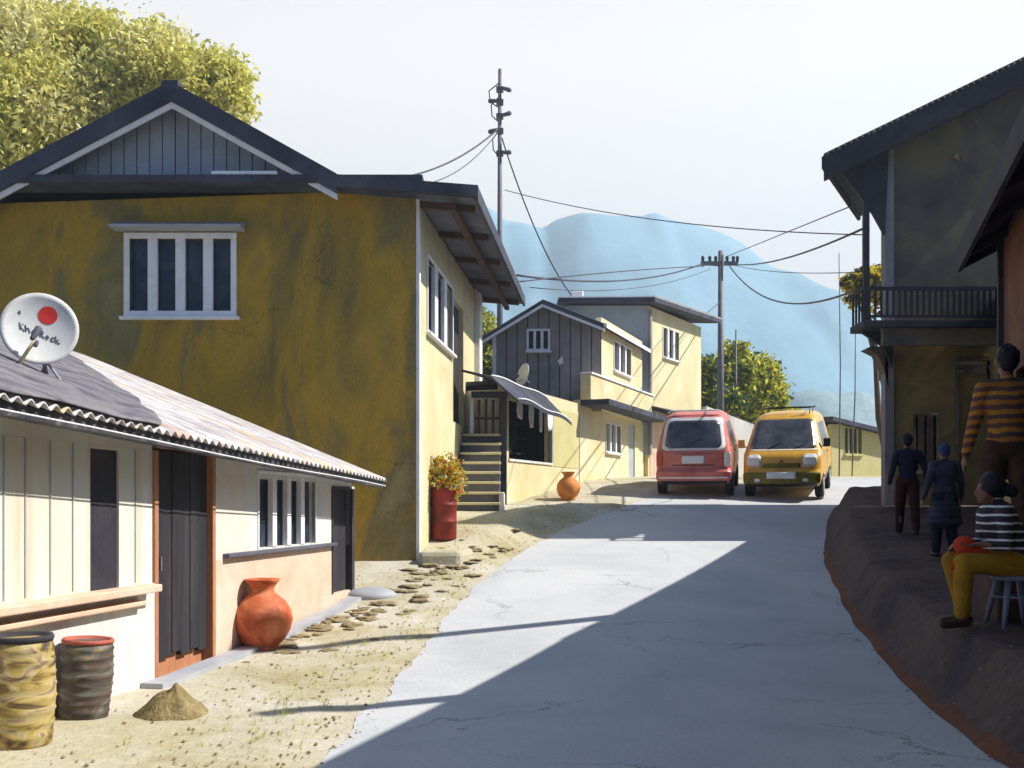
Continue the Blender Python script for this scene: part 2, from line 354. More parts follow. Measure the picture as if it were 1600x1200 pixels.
def gz(x, y):
    z = roadz(y); l, r = el(y), er(y)
    if x < l:
        z += interp(LEFTZ, y) * S01((l - x) / .9) + .02 * S01((l - x) / .4) * (1 + noise.noise(Vector((x * 1.7, y * 1.7, 0))))
    elif x > r:
        f = 1 - S01((y - 20.3) / 3)
        z += .50 * S01((x - r) / .42) * f + .05 * f * S01((x - r) / .3) * noise.noise(Vector((x * 2, y * 2, 5)))
    return z
ys = [-30, -20, -12] + [(-8 + i * 1.0) for i in range(12)] + [4 + i * .12 for i in range(226)] + [31.5, 32.5, 34, 36, 39, 43, 50, 60, 80, 110, 160, 230, 330, 420]
offL = [-500, -300, -160, -80, -40, -24, -16, -12, -9, -7.5, -6.2] + [-5.2 + .2 * i for i in range(21)] + [-1.05, -.9, -.78, -.66, -.55, -.45, -.36, -.28, -.2, -.13, -.06, 0]
offR = [0] + [.06 + .1 * i for i in range(14)] + [1.6 + .3 * i for i in range(12)] + [5.5, 7, 9, 12, 17, 25, 40, 80, 160, 320, 500]
inn = [i / 10 for i in range(1, 10)]
def sheet(name, cols, mat, lift=0, y0=-99, y1=999, jag=None):
    vs, fs = [], []; rows = [y for y in ys if y0 <= y <= y1]
    for y in rows:
        l, r = el(y), er(y)
        for c in cols:
            if c[0] == 'L': x = l + c[1]
            elif c[0] == 'R': x = r + c[1]
            else: x = l + (r - l) * c[1]
            vs.append(Vector((x, y, gz(x, y) + lift)))
    k = len(cols)
    for i in range(len(rows) - 1):
        for j in range(k - 1): fs.append((i * k + j, i * k + j + 1, (i + 1) * k + j + 1, (i + 1) * k + j))
    mb = MB().add(vs, fs, 0, True); o = mb.build(name, mat); o['kind'] = 'structure'; return o
allc = [('L', a) for a in offL] + [('I', a) for a in inn] + [('R', a) for a in offR]
sheet('ground', allc, M['ground'])
sheet('road', [('L', 0)] + [('I', a) for a in inn] + [('R', 0)], M['road'], .006, y1=60)
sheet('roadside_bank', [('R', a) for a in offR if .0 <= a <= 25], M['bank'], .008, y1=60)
# dull red clay lip of the bank
mb = MB(); rows = [y for y in ys if 4.5 <= y <= 17]; vs = []; fs = []
for y in rows:
    w = .035 + .05 * max(0, noise.noise(Vector((y * 2.3, 1, 4))) + .25) * (1.6 if y < 8 else .8)
    r = er(y)
    for q, h in ((-.02, .008), (-.01, .018), (w, .026), (w + .03, .012)):
        vs.append(Vector((r + q, y, gz(r + q, y) + h)))
for i in range(len(rows) - 1):
    for j in range(3): fs.append((i * 4 + j, i * 4 + j + 1, i * 4 + 5 + j, i * 4 + 4 + j))
o = mb.add(vs, fs, 0, True).build('earth_kerb', M['clay']); o['kind'] = 'structure'

# ---------------------------------------------------------------- far hills
def hill(name, Y0, ridge, depth, mat, rough, step):
    """range of hills: ridge [(px,py)] seen at Y0; slopes to front and back"""
    xs = [PX(-900 + step * i, Y0) for i in range(int(3400 / step) + 1)]
    prof = [(PX(a, Y0), PZ(b, Y0)) for a, b in ridge]
    vs, fs = [], []; K = 22
    for j in range(K):
        t = j / (K - 1) * 2 - 1         # -1 front foot .. 1 back foot
        yy = Y0 + t * depth
        for x in xs:
            h = interp(prof, x)
            bell = (1 - abs(t)) ** .9
            n = noise.fractal(Vector((x, yy, 0)) / rough, 1, 2, 6)
            z = -25 + (h + 25) * bell
            z += n * rough * .16 * (1 if abs(t) > .06 else .25) * min(1, (1 - abs(t)) * 6)
            vs.append(Vector((x, yy, z)))
    k = len(xs)
    for j in range(K - 1):
        for i in range(k - 1): fs.append((j * k + i, j * k + i + 1, (j + 1) * k + i + 1, (j + 1) * k + i))
    o = MB().add(vs, fs, 0, True).build(name, mat); o['kind'] = 'structure'; return o
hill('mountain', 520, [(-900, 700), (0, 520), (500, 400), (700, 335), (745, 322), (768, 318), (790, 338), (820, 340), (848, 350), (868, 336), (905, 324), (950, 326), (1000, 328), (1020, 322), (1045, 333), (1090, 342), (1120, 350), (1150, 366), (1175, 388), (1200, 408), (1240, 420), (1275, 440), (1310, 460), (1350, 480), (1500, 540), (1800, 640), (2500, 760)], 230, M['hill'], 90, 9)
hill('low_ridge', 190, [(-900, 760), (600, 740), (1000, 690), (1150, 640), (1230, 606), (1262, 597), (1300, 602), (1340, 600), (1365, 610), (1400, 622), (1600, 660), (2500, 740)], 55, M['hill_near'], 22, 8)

# ---------------------------------------------------------------- olive house
FH = Fr((0, 16), (1, 0), (0, -1)); FS = Fr((-1.5, 16), (.1, 1), (1, -.1))
h = thing('plaster_house', 'large two storey olive plaster house with blue grey gable behind the tin roofed shed', 'house', (-5.3, 16, .3))
wz0, wz1 = FH.Z(280, 486), FH.Z(280, 373)
wa0, wa1 = FH.S(203), FH.S(361)
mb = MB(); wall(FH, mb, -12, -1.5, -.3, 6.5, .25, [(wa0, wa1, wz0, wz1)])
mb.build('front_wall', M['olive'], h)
sw = (FS.S(667), FS.S(706), 4.42, 5.62); dw = (FS.S(708), FS.S(724), 3.12, 5.5)
mb = MB(); wall(FS, mb, .26, 7.0, -.3, 6.5, .25, [sw, dw]); mb.build('side_wall', M['yellow_wall'], h)
mb = MB(); FS.box(mb, 6.72, 7.16, .002, .12, .6, 6.3); mb.build('corner_pillar', M['white_paint'], h, bevel=.01)
mb = MB(); FS.box(mb, .0, .10, .0, .06, .4, 6.35); mb.build('corner_strip', M['white_paint'], h, bevel=.01)
mb = MB(); mb.box((-12, 22.75, -.3), (-.9, 23, 6.5)); mb.box((-12, 16.26, -.3), (-11.75, 22.74, 6.5)); mb.build('rear_wall', M['olive'], h)
window(FH, h, wa0, wa1, wz0, wz1, 4, .09, .15, hood=True)
window(FS, h, *sw, 3, .05, .30, sill=True)
mb = MB(); FS.box(mb, dw[0], dw[1], -.16, -.10, dw[2], dw[3]); d = mb.build('door', M['door_dark'], h)
mb = MB(); FS.box(mb, dw[0] + .1, dw[0] + .16, -.10, -.05, 4.1, 4.3); mb.build('handle', M['steel'], d)
# roof: chain in XZ, swept along the house with the side wall's direction
SH = .1
def sweep(mb, chain, thick, y0, y1, mi=0):
    for (x0, z0), (x1, z1) in zip(chain, chain[1:]):
        q = lambda x, z, y: (x + SH * (y - 16), y, z)
        mb.hexa([q(x0, z0 - thick, y0), q(x1, z1 - thick, y0), q(x1, z1 - thick, y1), q(x0, z0 - thick, y1), q(x0, z0, y0), q(x1, z1, y0), q(x1, z1, y1), q(x0, z0, y1)], mi)
GX, GZ = PX(268, 15.5), PZ(132, 15.5)
RL = (PX(-8, 15.5), PZ(275, 15.5)); RR = (PX(527, 15.5), PZ(276, 15.5)); RE = (PX(747, 15.5), PZ(293, 15.5))
chain = [(RL[0] - .9, RL[1] - .5), (GX, GZ), RR]
mb = MB(); sweep(mb, chain, .12, 15.5, 23.7); sweep(mb, [RR, RE], .10, 15.5, 23.7)
mb.build('roof', M['roof_dark'], h)
mb = MB()
for (a, b) in zip(chain, chain[1:]):
    mb.prism([(a[0], 15.44, a[1] + .03), (b[0], 15.44, b[1] + .03), (b[0], 15.44, b[1] - .26), (a[0], 15.44, a[1] - .26)], (0, .055, 0))
mb.box((GX - .12, 15.42, GZ - .1), (GX + .12, 15.6, GZ + .035))
mb.build('barge_board', M['roof_dark'], h)
mb = MB()
for (a, b) in zip(chain, chain[1:]):
    mb.prism([(a[0], 15.50, a[1] - .262), (b[0], 15.50, b[1] - .262), (b[0], 15.50, b[1] - .35), (a[0], 15.50, a[1] - .35)], (0, .04, 0))
mb.build('barge_trim', M['white_paint'], h)
# vertical sheets of the gable
mb = MB(); x = RL[0] - .2; yb = 15.93; zb = 6.52
def rz_(x):
    a, b = (chain[0], chain[1]) if x < GX else (chain[1], chain[2])
    return a[1] + (b[1] - a[1]) * (x - a[0]) / (b[0] - a[0]) - .14
while x < RR[0] - .1:
    x1 = min(x + .20, RR[0] - .1); xm = x1 - .018
    d_ = .012 * random.random()
    mb.prism([(x, yb - d_, zb), (xm, yb - d_, zb), (xm, yb - d_, max(zb + .01, rz_(xm))), (x, yb - d_, max(zb + .01, rz_(x)))], (0, .05, 0)); x = x1
mb.build('gable_panel', M['gable'], h)
mb = MB(); xs_ = RR[0] - .1
mb.prism([(RL[0] - .2, 15.99, 6.5), (xs_, 15.99, 6.5), (xs_, 15.99, rz_(xs_)), (GX, 15.99, rz_(GX)), (RL[0] - .2, 15.99, rz_(RL[0] - .2))], (0, .04, 0)); mb.build('gable_backing', M['dark_wood'], h)
mb = MB(); mb.box((-9.5, 15.45, 6.38), (-1.35, 15.99, 6.50)); mb.build('ledge', M['roof_dark'], h, bevel=.01)
for a, b in ((-4.55, -3.55), (-3.35, -2.75), (-8.2, -7.5)):
    mb = MB(); mb.box((a, 15.47, 6.503), (b, 15.7, 6.56)); mb.build('ledge_flashing', M['white_paint'], h, bevel=.01)
# eave: soffit boards, rafters, purlin
mb = MB(); zf = lambda x: RR[1] + (RE[1] - RR[1]) * (x - RR[0]) / (RE[0] - RR[0])
sweep(mb, [(-1.42, zf(-1.42) - .135), (RE[0] - .02, zf(RE[0]) - .135)], .02, 15.52, 23.68); mb.build('soffit', M['soffit'], h)
for i, y in enumerate([15.9, 17.6, 19.4, 21.3, 23.2]):
    mb = MB(); sweep(mb, [(-1.42, zf(-1.42) - .158), (RE[0] - .06, zf(RE[0]) - .158)], .10, y, y + .12); mb.build('rafter', M['brown_wood'], h)
mb = MB(); sweep(mb, [(-.92, zf(-.9) - .26), (-.82, zf(-.9) - .26)], .08, 15.6, 23.6); mb.build('purlin', M['brown_wood'], h)
mb = MB(); sweep(mb, [(RE[0], RE[1] + .02), (RE[0] + .05, RE[1] + .02)], .22, 15.5, 23.7); mb.box((RR[0], 15.44, RE[1] - .0), (RR[0] + .001, 15.45, RE[1]))
mb.prism([(RR[0], 15.44, RR[1] + .02), (RE[0], 15.44, RE[1] + .02), (RE[0], 15.44, RE[1] - .14), (RR[0], 15.44, RR[1] - .16)], (0, .055, 0))
mb.build('fascia', M['roof_dark'], h)

# masonry foot beside the olive house
mb = MB(); pts = [(-1.45, 15.75), (-.78, 15.8), (-.62, 16.6), (-.6, 17.8), (-1.4, 17.8)]
mb.prism([(a, b, .2) for a, b in pts], (0, 0, .60)); o = mb.build('stone_ledge', M['ground'], bevel=.08, origin=(-1, 16.6, .5))
props(o, 'low pale stone ledge at the foot of the olive house under the red flower drum', 'ledge')

# ---------------------------------------------------------------- shed
FD = Fr((-3.05, 8.14), (.177, 1), (1, -.177))
s = thing('tin_roofed_shed', 'low white and cream shed with dark door and streaked tin roof at left roadside', 'shed', (-2.9, 9, 0))
aL, aR = -6.0, FD.S(549)
def eave_z(a): return 2.145 - .29 * (a + 2.3) / 7.3
OH = .47; RS = .40
dr = (FD.S(244), FD.S(329), -.2, 2.03); pn = (FD.S(141), FD.S(186), .86, 1.93)
wn = (FD.S(404), FD.S(492), FD.Z(450, 852), FD.Z(450, 742)); ed = (FD.S(519), FD.S(547), .36, 1.78)
A1 = pn[0]; A2 = dr[0] - .07
mb = MB(); wall(FD, mb, aL, pn[1] + .34, .86, 1.96, .12, [pn]); mb.build('board_wall', M['cream_boards'], s)
mb = MB(); wall(FD, mb, aL, dr[0] - .06, -.3, .859, .16, [], n1=.02)
wall(FD, mb, pn[1] + .34, dr[0] - .06, .859, 1.96, .12)
wall(FD, mb, dr[1] + .06, aR, FD.Z(450, 862), 1.78, .12, [wn, (ed[0], ed[1], .8, 1.7)])
mb.build('white_wall', M['white_wash'], s)
mb = MB(); wall(FD, mb, dr[1] + .06, aR, -.3, FD.Z(450, 862), .12, [(ed[0], ed[1], .40, 1.9)], n1=.003); mb.build('pink_dado', M['pink'], s)
x = aL + .2
while x < pn[1] + .3:
    if not (pn[0] - .03 < x < pn[1] + .03): mb = MB(); FD.box(mb, x, x + .012, .0, .008, .88, 1.95); mb.build('board_strip', M['grey_paint'], s)
    x += random.uniform(.18, .34)
mb = MB(); FD.box(mb, pn[0], pn[1], -.07, -.02, pn[2], pn[3]); mb.build('shutter', M['dark_wood'], s, bevel=.004)
mb = MB(); FD.box(mb, aL, FD.S(226), -.02, .16, .80, .86); FD.box(mb, aL, FD.S(212), .0, .10, .70, .74); mb.build('window_sill', M['pink'], s, bevel=.01)
# door with terracotta frame and rotted foot
dm = MB(); k = 6
for i in range(k):
    a0 = dr[0] + (dr[1] - dr[0]) * i / k; a1 = dr[0] + (dr[1] - dr[0]) * (i + 1) / k - .006
    FD.box(dm, a0, a1, -.08 - .006 * (i % 2), -.03 - .006 * (i % 2), .17 + .07 * random.random(), 1.97)
d = dm.build('door', M['door_dark'], s, bevel=.004)
mb = MB(); FD.box(mb, dr[0], dr[1], -.12, -.085, -.1, 1.99); mb.build('door_kickboard', M['terracotta_wood'], d)
mb = MB(); FD.box(mb, dr[0] + .08, dr[0] + .10, -.03, .0, .95, 1.07); mb.build('handle', M['steel'], d)
mb = MB(); FD.box(mb, dr[0] - .06, dr[0], -.12, .025, -.2, 1.96); FD.box(mb, dr[1], dr[1] + .06, -.12, .025, -.2, 1.96); FD.box(mb, dr[0], dr[1], -.12, .02, 1.985, 2.03)
mb.build('door_frame', M['terracotta_wood'], s, bevel=.005)
# barred window
w = MB(); n = 4; ww = (wn[1] - wn[0])
fw = .03
FD.box(w, wn[0] - fw, wn[1] + fw, -.04, .015, wn[3], wn[3] + fw); FD.box(w, wn[0] - fw, wn[0], -.04, .013, wn[2], wn[3]); FD.box(w, wn[1], wn[1] + fw, -.04, .013, wn[2], wn[3])
for i in range(1, n):
    q = wn[0] + ww * i / n; FD.box(w, q - .055, q + .055, -.05, .01, wn[2], wn[3] - .001)
w = w.build('window', M['white_paint'], s, bevel=.005)
g = MB(); FD.box(g, wn[0], wn[1], -.09, -.075, wn[2], wn[3]); g.build('pane', M['glass'], w)
g = MB(); FD.box(g, FD.S(348), FD.S(519), -.01, .07, wn[2] - .06, wn[2] - .02); g.build('sill', M['soffit'], w, bevel=.008)
mb = MB(); FD.box(mb, ed[0], ed[1], -.10, -.06, .40, 1.7); mb.build('end_door', M['door_dark'], s)
mb = MB(); FD.box(mb, ed[0] - .03, ed[0], -.09, .02, .4, 1.72); FD.box(mb, ed[1], ed[1] + .10, -.12, .03, .2, 1.72); FD.box(mb, ed[0], ed[1], -.1, .018, 1.70, 1.74); mb.build('end_door_frame', M['dark_wood'], s, bevel=.004)
mb = MB(); FD.box(mb, aR, aR + .12, -3.6, -.0, -.2, 1.75); FD.box(mb, aL, aR, -3.72, -3.6, -.2, 3.2); mb.build('rear_wall', M['white_wash'], s)
for nm_, aa, ab, zz, mt_ in (('upper_boards', aL, pn[1] + .34, 1.961, 'cream_boards'), ('wall_head', pn[1] + .341, dr[0] - .061, 1.961, 'white_wash'), ('wall_head', dr[0] - .06, dr[1] + .06, 2.031, 'white_wash'), ('wall_head', dr[1] + .061, aR, 1.781, 'white_wash')):
    mb = MB(); top = lambda a: eave_z(a) + OH * RS - .03
    mb.hexa([FD.p(aa, -.12, zz), FD.p(ab, -.12, zz), FD.p(ab, 0, zz), FD.p(aa, 0, zz), FD.p(aa, -.12, top(aa)), FD.p(ab, -.12, top(ab)), FD.p(ab, 0, top(ab) - .0), FD.p(aa, 0, top(aa))]); mb.build(nm_, M[mt_], s)
for i in range(15):
    a = aL + .3 + ((FD.S(549) + .04) - aL - .4) * i / 14
    mb = MB(); mb.hexa([FD.p(a, .005, eave_z(a) + .06), FD.p(a + .05, .005, eave_z(a) + .06), FD.p(a + .05, OH - .16, eave_z(a) - .02), FD.p(a, OH - .16, eave_z(a) - .02), FD.p(a, .005, eave_z(a) + .16), FD.p(a + .05, .005, eave_z(a) + .16), FD.p(a + .05, OH - .16, eave_z(a) + .03), FD.p(a, OH - .16, eave_z(a) + .03)]); mb.build('rafter', M['dark_wood'], s)
# plinth step
mb = MB()
for i in range(14):
    a0 = FD.S(215) + (aR + .1 - FD.S(215)) * i / 14; a1 = FD.S(215) + (aR + .1 - FD.S(215)) * (i + 1) / 14; z = gz(FD.p(a0, .2, 0).x, FD.p(a0, .2, 0).y) + .045
    z2 = gz(FD.p(a1, .2, 0).x, FD.p(a1, .2, 0).y) + .045
    mb.hexa([FD.p(a0, .026, -.3), FD.p(a1, .026, -.3), FD.p(a1, .22, -.3), FD.p(a0, .22, -.3), FD.p(a0, .026, z), FD.p(a1, .026, z2), FD.p(a1, .22, z2), FD.p(a0, .22, z)])
mb.build('plinth', M['grey_paint'], s)
mb = MB(); q = FD.p(aR + .05, .25, 0); mb.ell((q.x, q.y, gz(q.x, q.y)), (.35, .3, .12)); mb.build('doorstep', M['grey_paint'], s)
# corrugated roof
RT = -3.9
def corr(name, a0, a1, v0, v1, lift, mat, pitch=.125, amp=.02, thick=.012, ragged=0, parent=s, sag=0):
    n = int((a1 - a0) / pitch * 8); vs, fs = [], []
    K = 12
    for i in range(n + 1):
        a = a0 + (a1 - a0) * i / n; c = amp * math.cos(2 * math.pi * a / pitch)
        e = eave_z(a); rv = ragged * noise.noise(Vector((a * 1.1, 0, 2)))
        for side in (0, 1):
            for j in range(K + 1):
                v = v0 + (v1 - v0) * j / K + (rv if j == 0 else 0) + (rv * 2 if (j == K and ragged) else 0)
                z = e + (OH - v) * RS + c + lift - side * thick
                vs.append(FD.p(a, v, z))
    st = 2 * (K + 1)
    for i in range(n):
        for j in range(K):
            a = i * st + j; fs.append((a, a + 1, a + st + 1, a + st)); b = a + K + 1; fs.append((b, b + st, b + st + 1, b + 1))
        for j in (0, K):
            a = i * st + j; fs.append((a, a + st, a + st + K + 1, a + K + 1))
    for i in (0, n):
        for j in range(K): a = i * st + j; fs.append((a, a + K + 1, a + K + 2, a + 1))
    return MB().add(vs, fs, 0, True).build(name, mat, parent)
xr = FD.S(549) + .04
corr('roof', aL - .2, xr, OH, RT, .0, M['tin'])
# cover the near end with a dark tarpaulin
def tarp():
    K, n = 24, 60; vs, fs = [], []
    for sd_ in (0, 1):
        for i in range(K + 1):
            v = OH + .01 + (RT + .25 - OH) * i / K
            a1 = 2 * 0 + FD.S(160) + (FD.S(505) - FD.S(160)) * (i / K) ** .85 + .18 * noise.noise(Vector((v * 2.1, 3, 1)))
            for j in range(n + 1):
                a = aL + (a1 - aL) * j / n
                z = eave_z(a) + (OH - v) * RS + .035 + .03 * noise.noise(Vector((a * 1.6, v * 2.2, 0))) - sd_ * .012 + .012
                vs.append(FD.p(a, v, z))
    B = (K + 1) * (n + 1)
    for i in range(K):
        for j in range(n):
            q = i * (n + 1) + j; fs += [(q, q + 1, q + n + 2, q + n + 1), (B + q, B + q + n + 1, B + q + n + 2, B + q + 1)]
        for j in (0, n): q = i * (n + 1) + j; fs.append((q, q + n + 1, B + q + n + 1, B + q))
    for i in (0, K):
        for j in range(n): q = i * (n + 1) + j; fs.append((q, q + 1, B + q + 1, B + q))
    MB().add(vs, fs, 0, True).build('tarpaulin', M['tarp'], s)
tarp()
mb = MB()       # dark eave board under the scalloped edge + rafters
for i in range(20):
    a0 = aL + (xr - aL) * i / 20; a1 = aL + (xr - aL) * (i + 1) / 20
    mb.hexa([FD.p(a0, OH - .15, eave_z(a0) - .10), FD.p(a1, OH - .15, eave_z(a1) - .10), FD.p(a1, OH - .05, eave_z(a1) - .10), FD.p(a0, OH - .05, eave_z(a0) - .10),
             FD.p(a0, OH - .15, eave_z(a0) + .02), FD.p(a1, OH - .15, eave_z(a1) + .02), FD.p(a1, OH - .05, eave_z(a1) - .02), FD.p(a0, OH - .05, eave_z(a0) - .02)])
mb.build('eave_board', M['edge_tin'], s)
mb = MB(); mb.tube([FD.p(aL + (xr - aL) * i / 12, OH - .015, eave_z(aL + (xr - aL) * i / 12) - .085 - .01 * math.sin(i)) for i in range(13)], .006, 6); mb.build('gutter_wire', M['white_paint'], s)
mb = MB()
for z0, z1 in ((.0, .0),):
    mb.hexa([FD.p(xr - .06, -3.6, eave_z(xr) + 4.12 * RS - .10), FD.p(xr, -3.6, eave_z(xr) + 4.12 * RS - .10), FD.p(xr, OH - .07, eave_z(xr) - .10), FD.p(xr - .06, OH - .07, eave_z(xr) - .10),
             FD.p(xr - .06, -3.6, eave_z(xr) + 4.12 * RS - .02), FD.p(xr, -3.6, eave_z(xr) + 4.12 * RS - .02), FD.p(xr, OH - .07, eave_z(xr) - .01), FD.p(xr - .06, OH - .07, eave_z(xr) - .01)])
mb.build('rake_board', M['dark_wood'], s)

# ---------------------------------------------------------------- dish on the shed roof
def frame_to(nrm):
    n_ = Vector(nrm).normalized(); u = Vector((0, 0, 1)).cross(n_).normalized(); w = n_.cross(u); return Matrix((u, w, n_)).transposed()
def dish(label, c, r, nrm, group=None, mast_to=None, deco=True):
    c = Vector(c); rt = frame_to(nrm)
    t = thing('satellite_dish', label, 'satellite dish', (c.x, c.y, c.z - r), 0, group)
    m = MB(); vs, fs = [], []; n = 40; rings = 8
    for side in (0, 1):
        vs.append(c + rt @ Vector((0, 0, -.22 * r - side * .012)))
        for i in range(1, rings + 1):
            q = i / rings
            for j in range(n):
                a = 2 * math.pi * j / n; vs.append(c + rt @ Vector((q * r * math.cos(a), q * r * math.sin(a), -.22 * r * (1 - q * q) - side * .012)))
    B = 1 + rings * n
    for side in (0, 1):
        b = side * B
        fs += [(b, b + 1 + j, b + 1 + (j + 1) % n) for j in range(n)]
        fs += [(b + 1 + i * n + j, b + 1 + (i + 1) * n + j, b + 1 + (i + 1) * n + (j + 1) % n, b + 1 + i * n + (j + 1) % n) for i in range(rings - 1) for j in range(n)]
    o_ = 1 + (rings - 1) * n
    fs += [(o_ + j, o_ + (j + 1) % n, B + o_ + (j + 1) % n, B + o_ + j) for j in range(n)]
    m.add(vs, fs, 0, True).build('reflector', M['dish'], t)
    W = lambda x, y, z: c + rt @ Vector((x * r, y * r, z * r))
    m = MB(); m.tube([W(-.55, -1.05, -.1), W(-.12, -.5, .45)], .03 * r + .006, 8); m.build('feed_arm', M['pale_yellow'], t)
    m = MB(); m.cap(W(-.16, -.40, .42), W(-.02, -.12, .34), .055 * r + .004, .10 * r); m.cap(W(-.05, -.5, .45), W(-.08, -.6, .47), .05 * r, .06 * r); m.build('feed_horn', M['ink'], t)
    mt = Vector(mast_to)
    m = MB(); m.tube([c + rt @ Vector((0, 0, -.24 * r - .012)), c + rt @ Vector((0, -.2 * r, -.5 * r)), mt], .018, 8)
    m.tube([mt + Vector((-.14, .0, 0)), (mt + c) / 2 + Vector((0, .05, -.02))], .01, 6); m.tube([mt + Vector((.16, .0, -.02)), (mt + c) / 2 + Vector((0, .05, -.02))], .01, 6)
    m.build('mast', M['grey_paint'], t)
    if deco:
        dz = lambda x, y: -.22 * (1 - (x * x + y * y)) + .012
        m = MB(); vs = [W(.20, .42, dz(.2, .42))]; k = 22
        for j in range(k):
            a = 2 * math.pi * j / k; x, y = .20 + .245 * math.cos(a), .42 + .245 * math.sin(a); vs.append(W(x, y, dz(x, y)))
        m.add(vs, [(0, 1 + j, 1 + (j + 1) % k) for j in range(k)]).build('red_disc_mark', M['red_mark'], t)
        # the brush lettering, strokes as in the photograph
        G = {'K': [[(0, 0), (0, 1)], [(.6, 1), (0, .45), (.62, 0)]], 'h': [[(0, 0), (0, 1)], [(0, .5), (.3, .65), (.5, .5), (.5, 0)]],
             'a': [[(.5, .6), (.2, .65), (0, .3), (.2, 0), (.5, .2), (.5, .62), (.55, 0)]], 'R': [[(0, 0), (0, 1), (.45, .9), (.5, .6), (0, .5), (.55, 0)]],
             'o': [[(.25, .6), (0, .3), (.25, 0), (.5, .3), (.25, .6)]], 'c': [[(.5, .55), (.2, .6), (0, .3), (.2, 0), (.5, .1)]], 'k': [[(0, 0), (0, 1)], [(.45, .6), (0, .3), (.5, 0)]],
             '.': [[(0, .5), (.3, .8), (.35, .3), (0, .5)]]}
        m = MB()
        def write(txt, x0, y0, dx, dy, hgt):
            x, y = x0, y0
            for ch in txt:
                for st in G[ch]:
                    pts = [(x + (a * .85 - b * .12) * hgt, y + (b - a * .30) * hgt) for a, b in st]
                    m.tube([W(p_, q_, dz(p_, q_) + .004) for p_, q_ in pts], .009 * r + .0008, 5)
                x += dx; y += dy
        write('Kha', -.48, -.02, .145, -.05, .20)
        write('Rock', .02, -.18, .135, -.055, .20)
        write('.', -.52, .38, .1, 0, .16)
        m.build('lettering', M['ink'], t)
    return t
c = P(62, 513, 8.0)
dish('large white satellite dish with red disc and grey lettering on the shed roof', c, .285, (.42, -1, .12), mast_to=(c.x + .02, c.y + .12, 2.42))

# ---------------------------------------------------------------- drums, pots, heap, stones
def gnd(x, y): return gz(x, y)
def drum(label, px, Y, r, hh, mat, rim, lean=0):
    x = PX(px, Y); z = gnd(x, Y) - .01
    t = thing('metal_drum', label, 'drum', (x, Y, z), 0, 'worn drums beside the shed wall')
    pr = [(r * .2, 0), (r * .93, 0), (r * 1.0, .02)]
    for i in range(1, 9):
        q = i / 9; b = r * (1 + .06 * math.sin(math.pi * q)); pr += [(b, hh * (q - .02)), (b + .007, hh * q), (b, hh * (q + .02))]
    pr += [(r * .97, hh * .97)]
    m = MB(); m.lathe(pr, (0, 0, 0), 36, wob=.06)
    o = m.build('drum_shell', mat, t, world=False)
    m = MB(); m.lathe([(r * .9, hh * .95), (r * 1.02, hh * .955), (r * 1.05, hh * .985), (r * 1.0, hh * 1.01), (r * .88, hh), (r * .86, hh * .96)], (0, 0, 0), 36, wob=.05); m.build('rim', rim, t, world=False)
    m = MB(); m.lathe([(r * .1, hh * .965), (r * .9, hh * .965)], (0, 0, .0), 24); m.build('lid', M['dark_wood'], t, world=False)
    t.rotation_euler = (0, R(lean), .3); return t
drum('large worn yellow drum with black rim, leftmost beside the shed', 33, 6.35, .185, .68, M['drum_yellow'], M['dark_wood'])
drum('smaller dark worn drum with red rim beside the shed wall', 131, 7.2, .165, .56, M['drum_dark'], mottle('red_rim', [(.30, .07, .05), (.45, .13, .09)], 6), 3)
def pot(label, x, y, hh, mat, group=None):
    z = gnd(x, y) - .01; t = thing('clay_pot', label, 'pot', (x, y, z), .4, group)
    k = hh
    pr = [(.05, 0), (.27, 0), (.28, .03), (.24, .06), (.33, .14), (.40, .27), (.43, .42), (.41, .55), (.33, .68), (.22, .77), (.17, .81), (.165, .87), (.22, .95), (.26, .99), (.25, 1.0), (.19, .96), (.14, .88), (.14, .82), (.3, .6), (.05, .5)]
    m = MB(); m.lathe([(a * k, b * k) for a, b in pr], (0, 0, 0), 40, wob=.03); m.build('vessel', mat, t, world=False)
    m = MB(); m.lathe([(.01, .93 * k), (.175 * k, .93 * k)], (0, 0, 0), 24); m.build('dark_mouth', M['dark_wood'], t, world=False)
pot('large reddish terracotta pot standing against the pink wall of the shed', -2.50, 10.25, .70, M['terracotta'])
pot('small orange clay pot on the verge before the far yellow house', PX(888, 21.9), 21.9, .60, M['orange_clay'])

# heap of soil
def heap(name, label, cat, x, y, rx, ry, hh, mat, seed=0, group=None):
    vs, fs = [], []; n = 40; k = 14; zb = gnd(x, y)
    for i in range(k + 1):
        q = i / k
        for j in range(n):
            a = 2 * math.pi * j / n; rr = 1 + .22 * noise.noise(Vector((math.cos(a) * 1.5, math.sin(a) * 1.5, seed)))
            px_, py_ = rx * q * rr * math.cos(a), ry * q * rr * math.sin(a)
            z = hh * (1 - q) ** .8 * (1 + .25 * noise.noise(Vector((px_ * 12, py_ * 12, seed)))) + .012 * noise.noise(Vector((px_ * 40, py_ * 40, seed)))
            vs.append((px_, py_, max(-.03, z) + gnd(x + px_, y + py_) - zb - .02 * q))
    fs = [(i * n + j, (i + 1) * n + j, (i + 1) * n + (j + 1) % n, i * n + (j + 1) % n) for i in range(k) for j in range(n)]
    o = MB().add(vs, fs, 0, True).build(name, mat); o.location = (x, y, zb)
    return props(o, label, cat, group)
heap('soil_heap', 'small olive brown heap of soil on the pale verge in front of the shed door', 'heap', PX(272, 7.25), 7.25, .29, .22, .21, M['soil'])

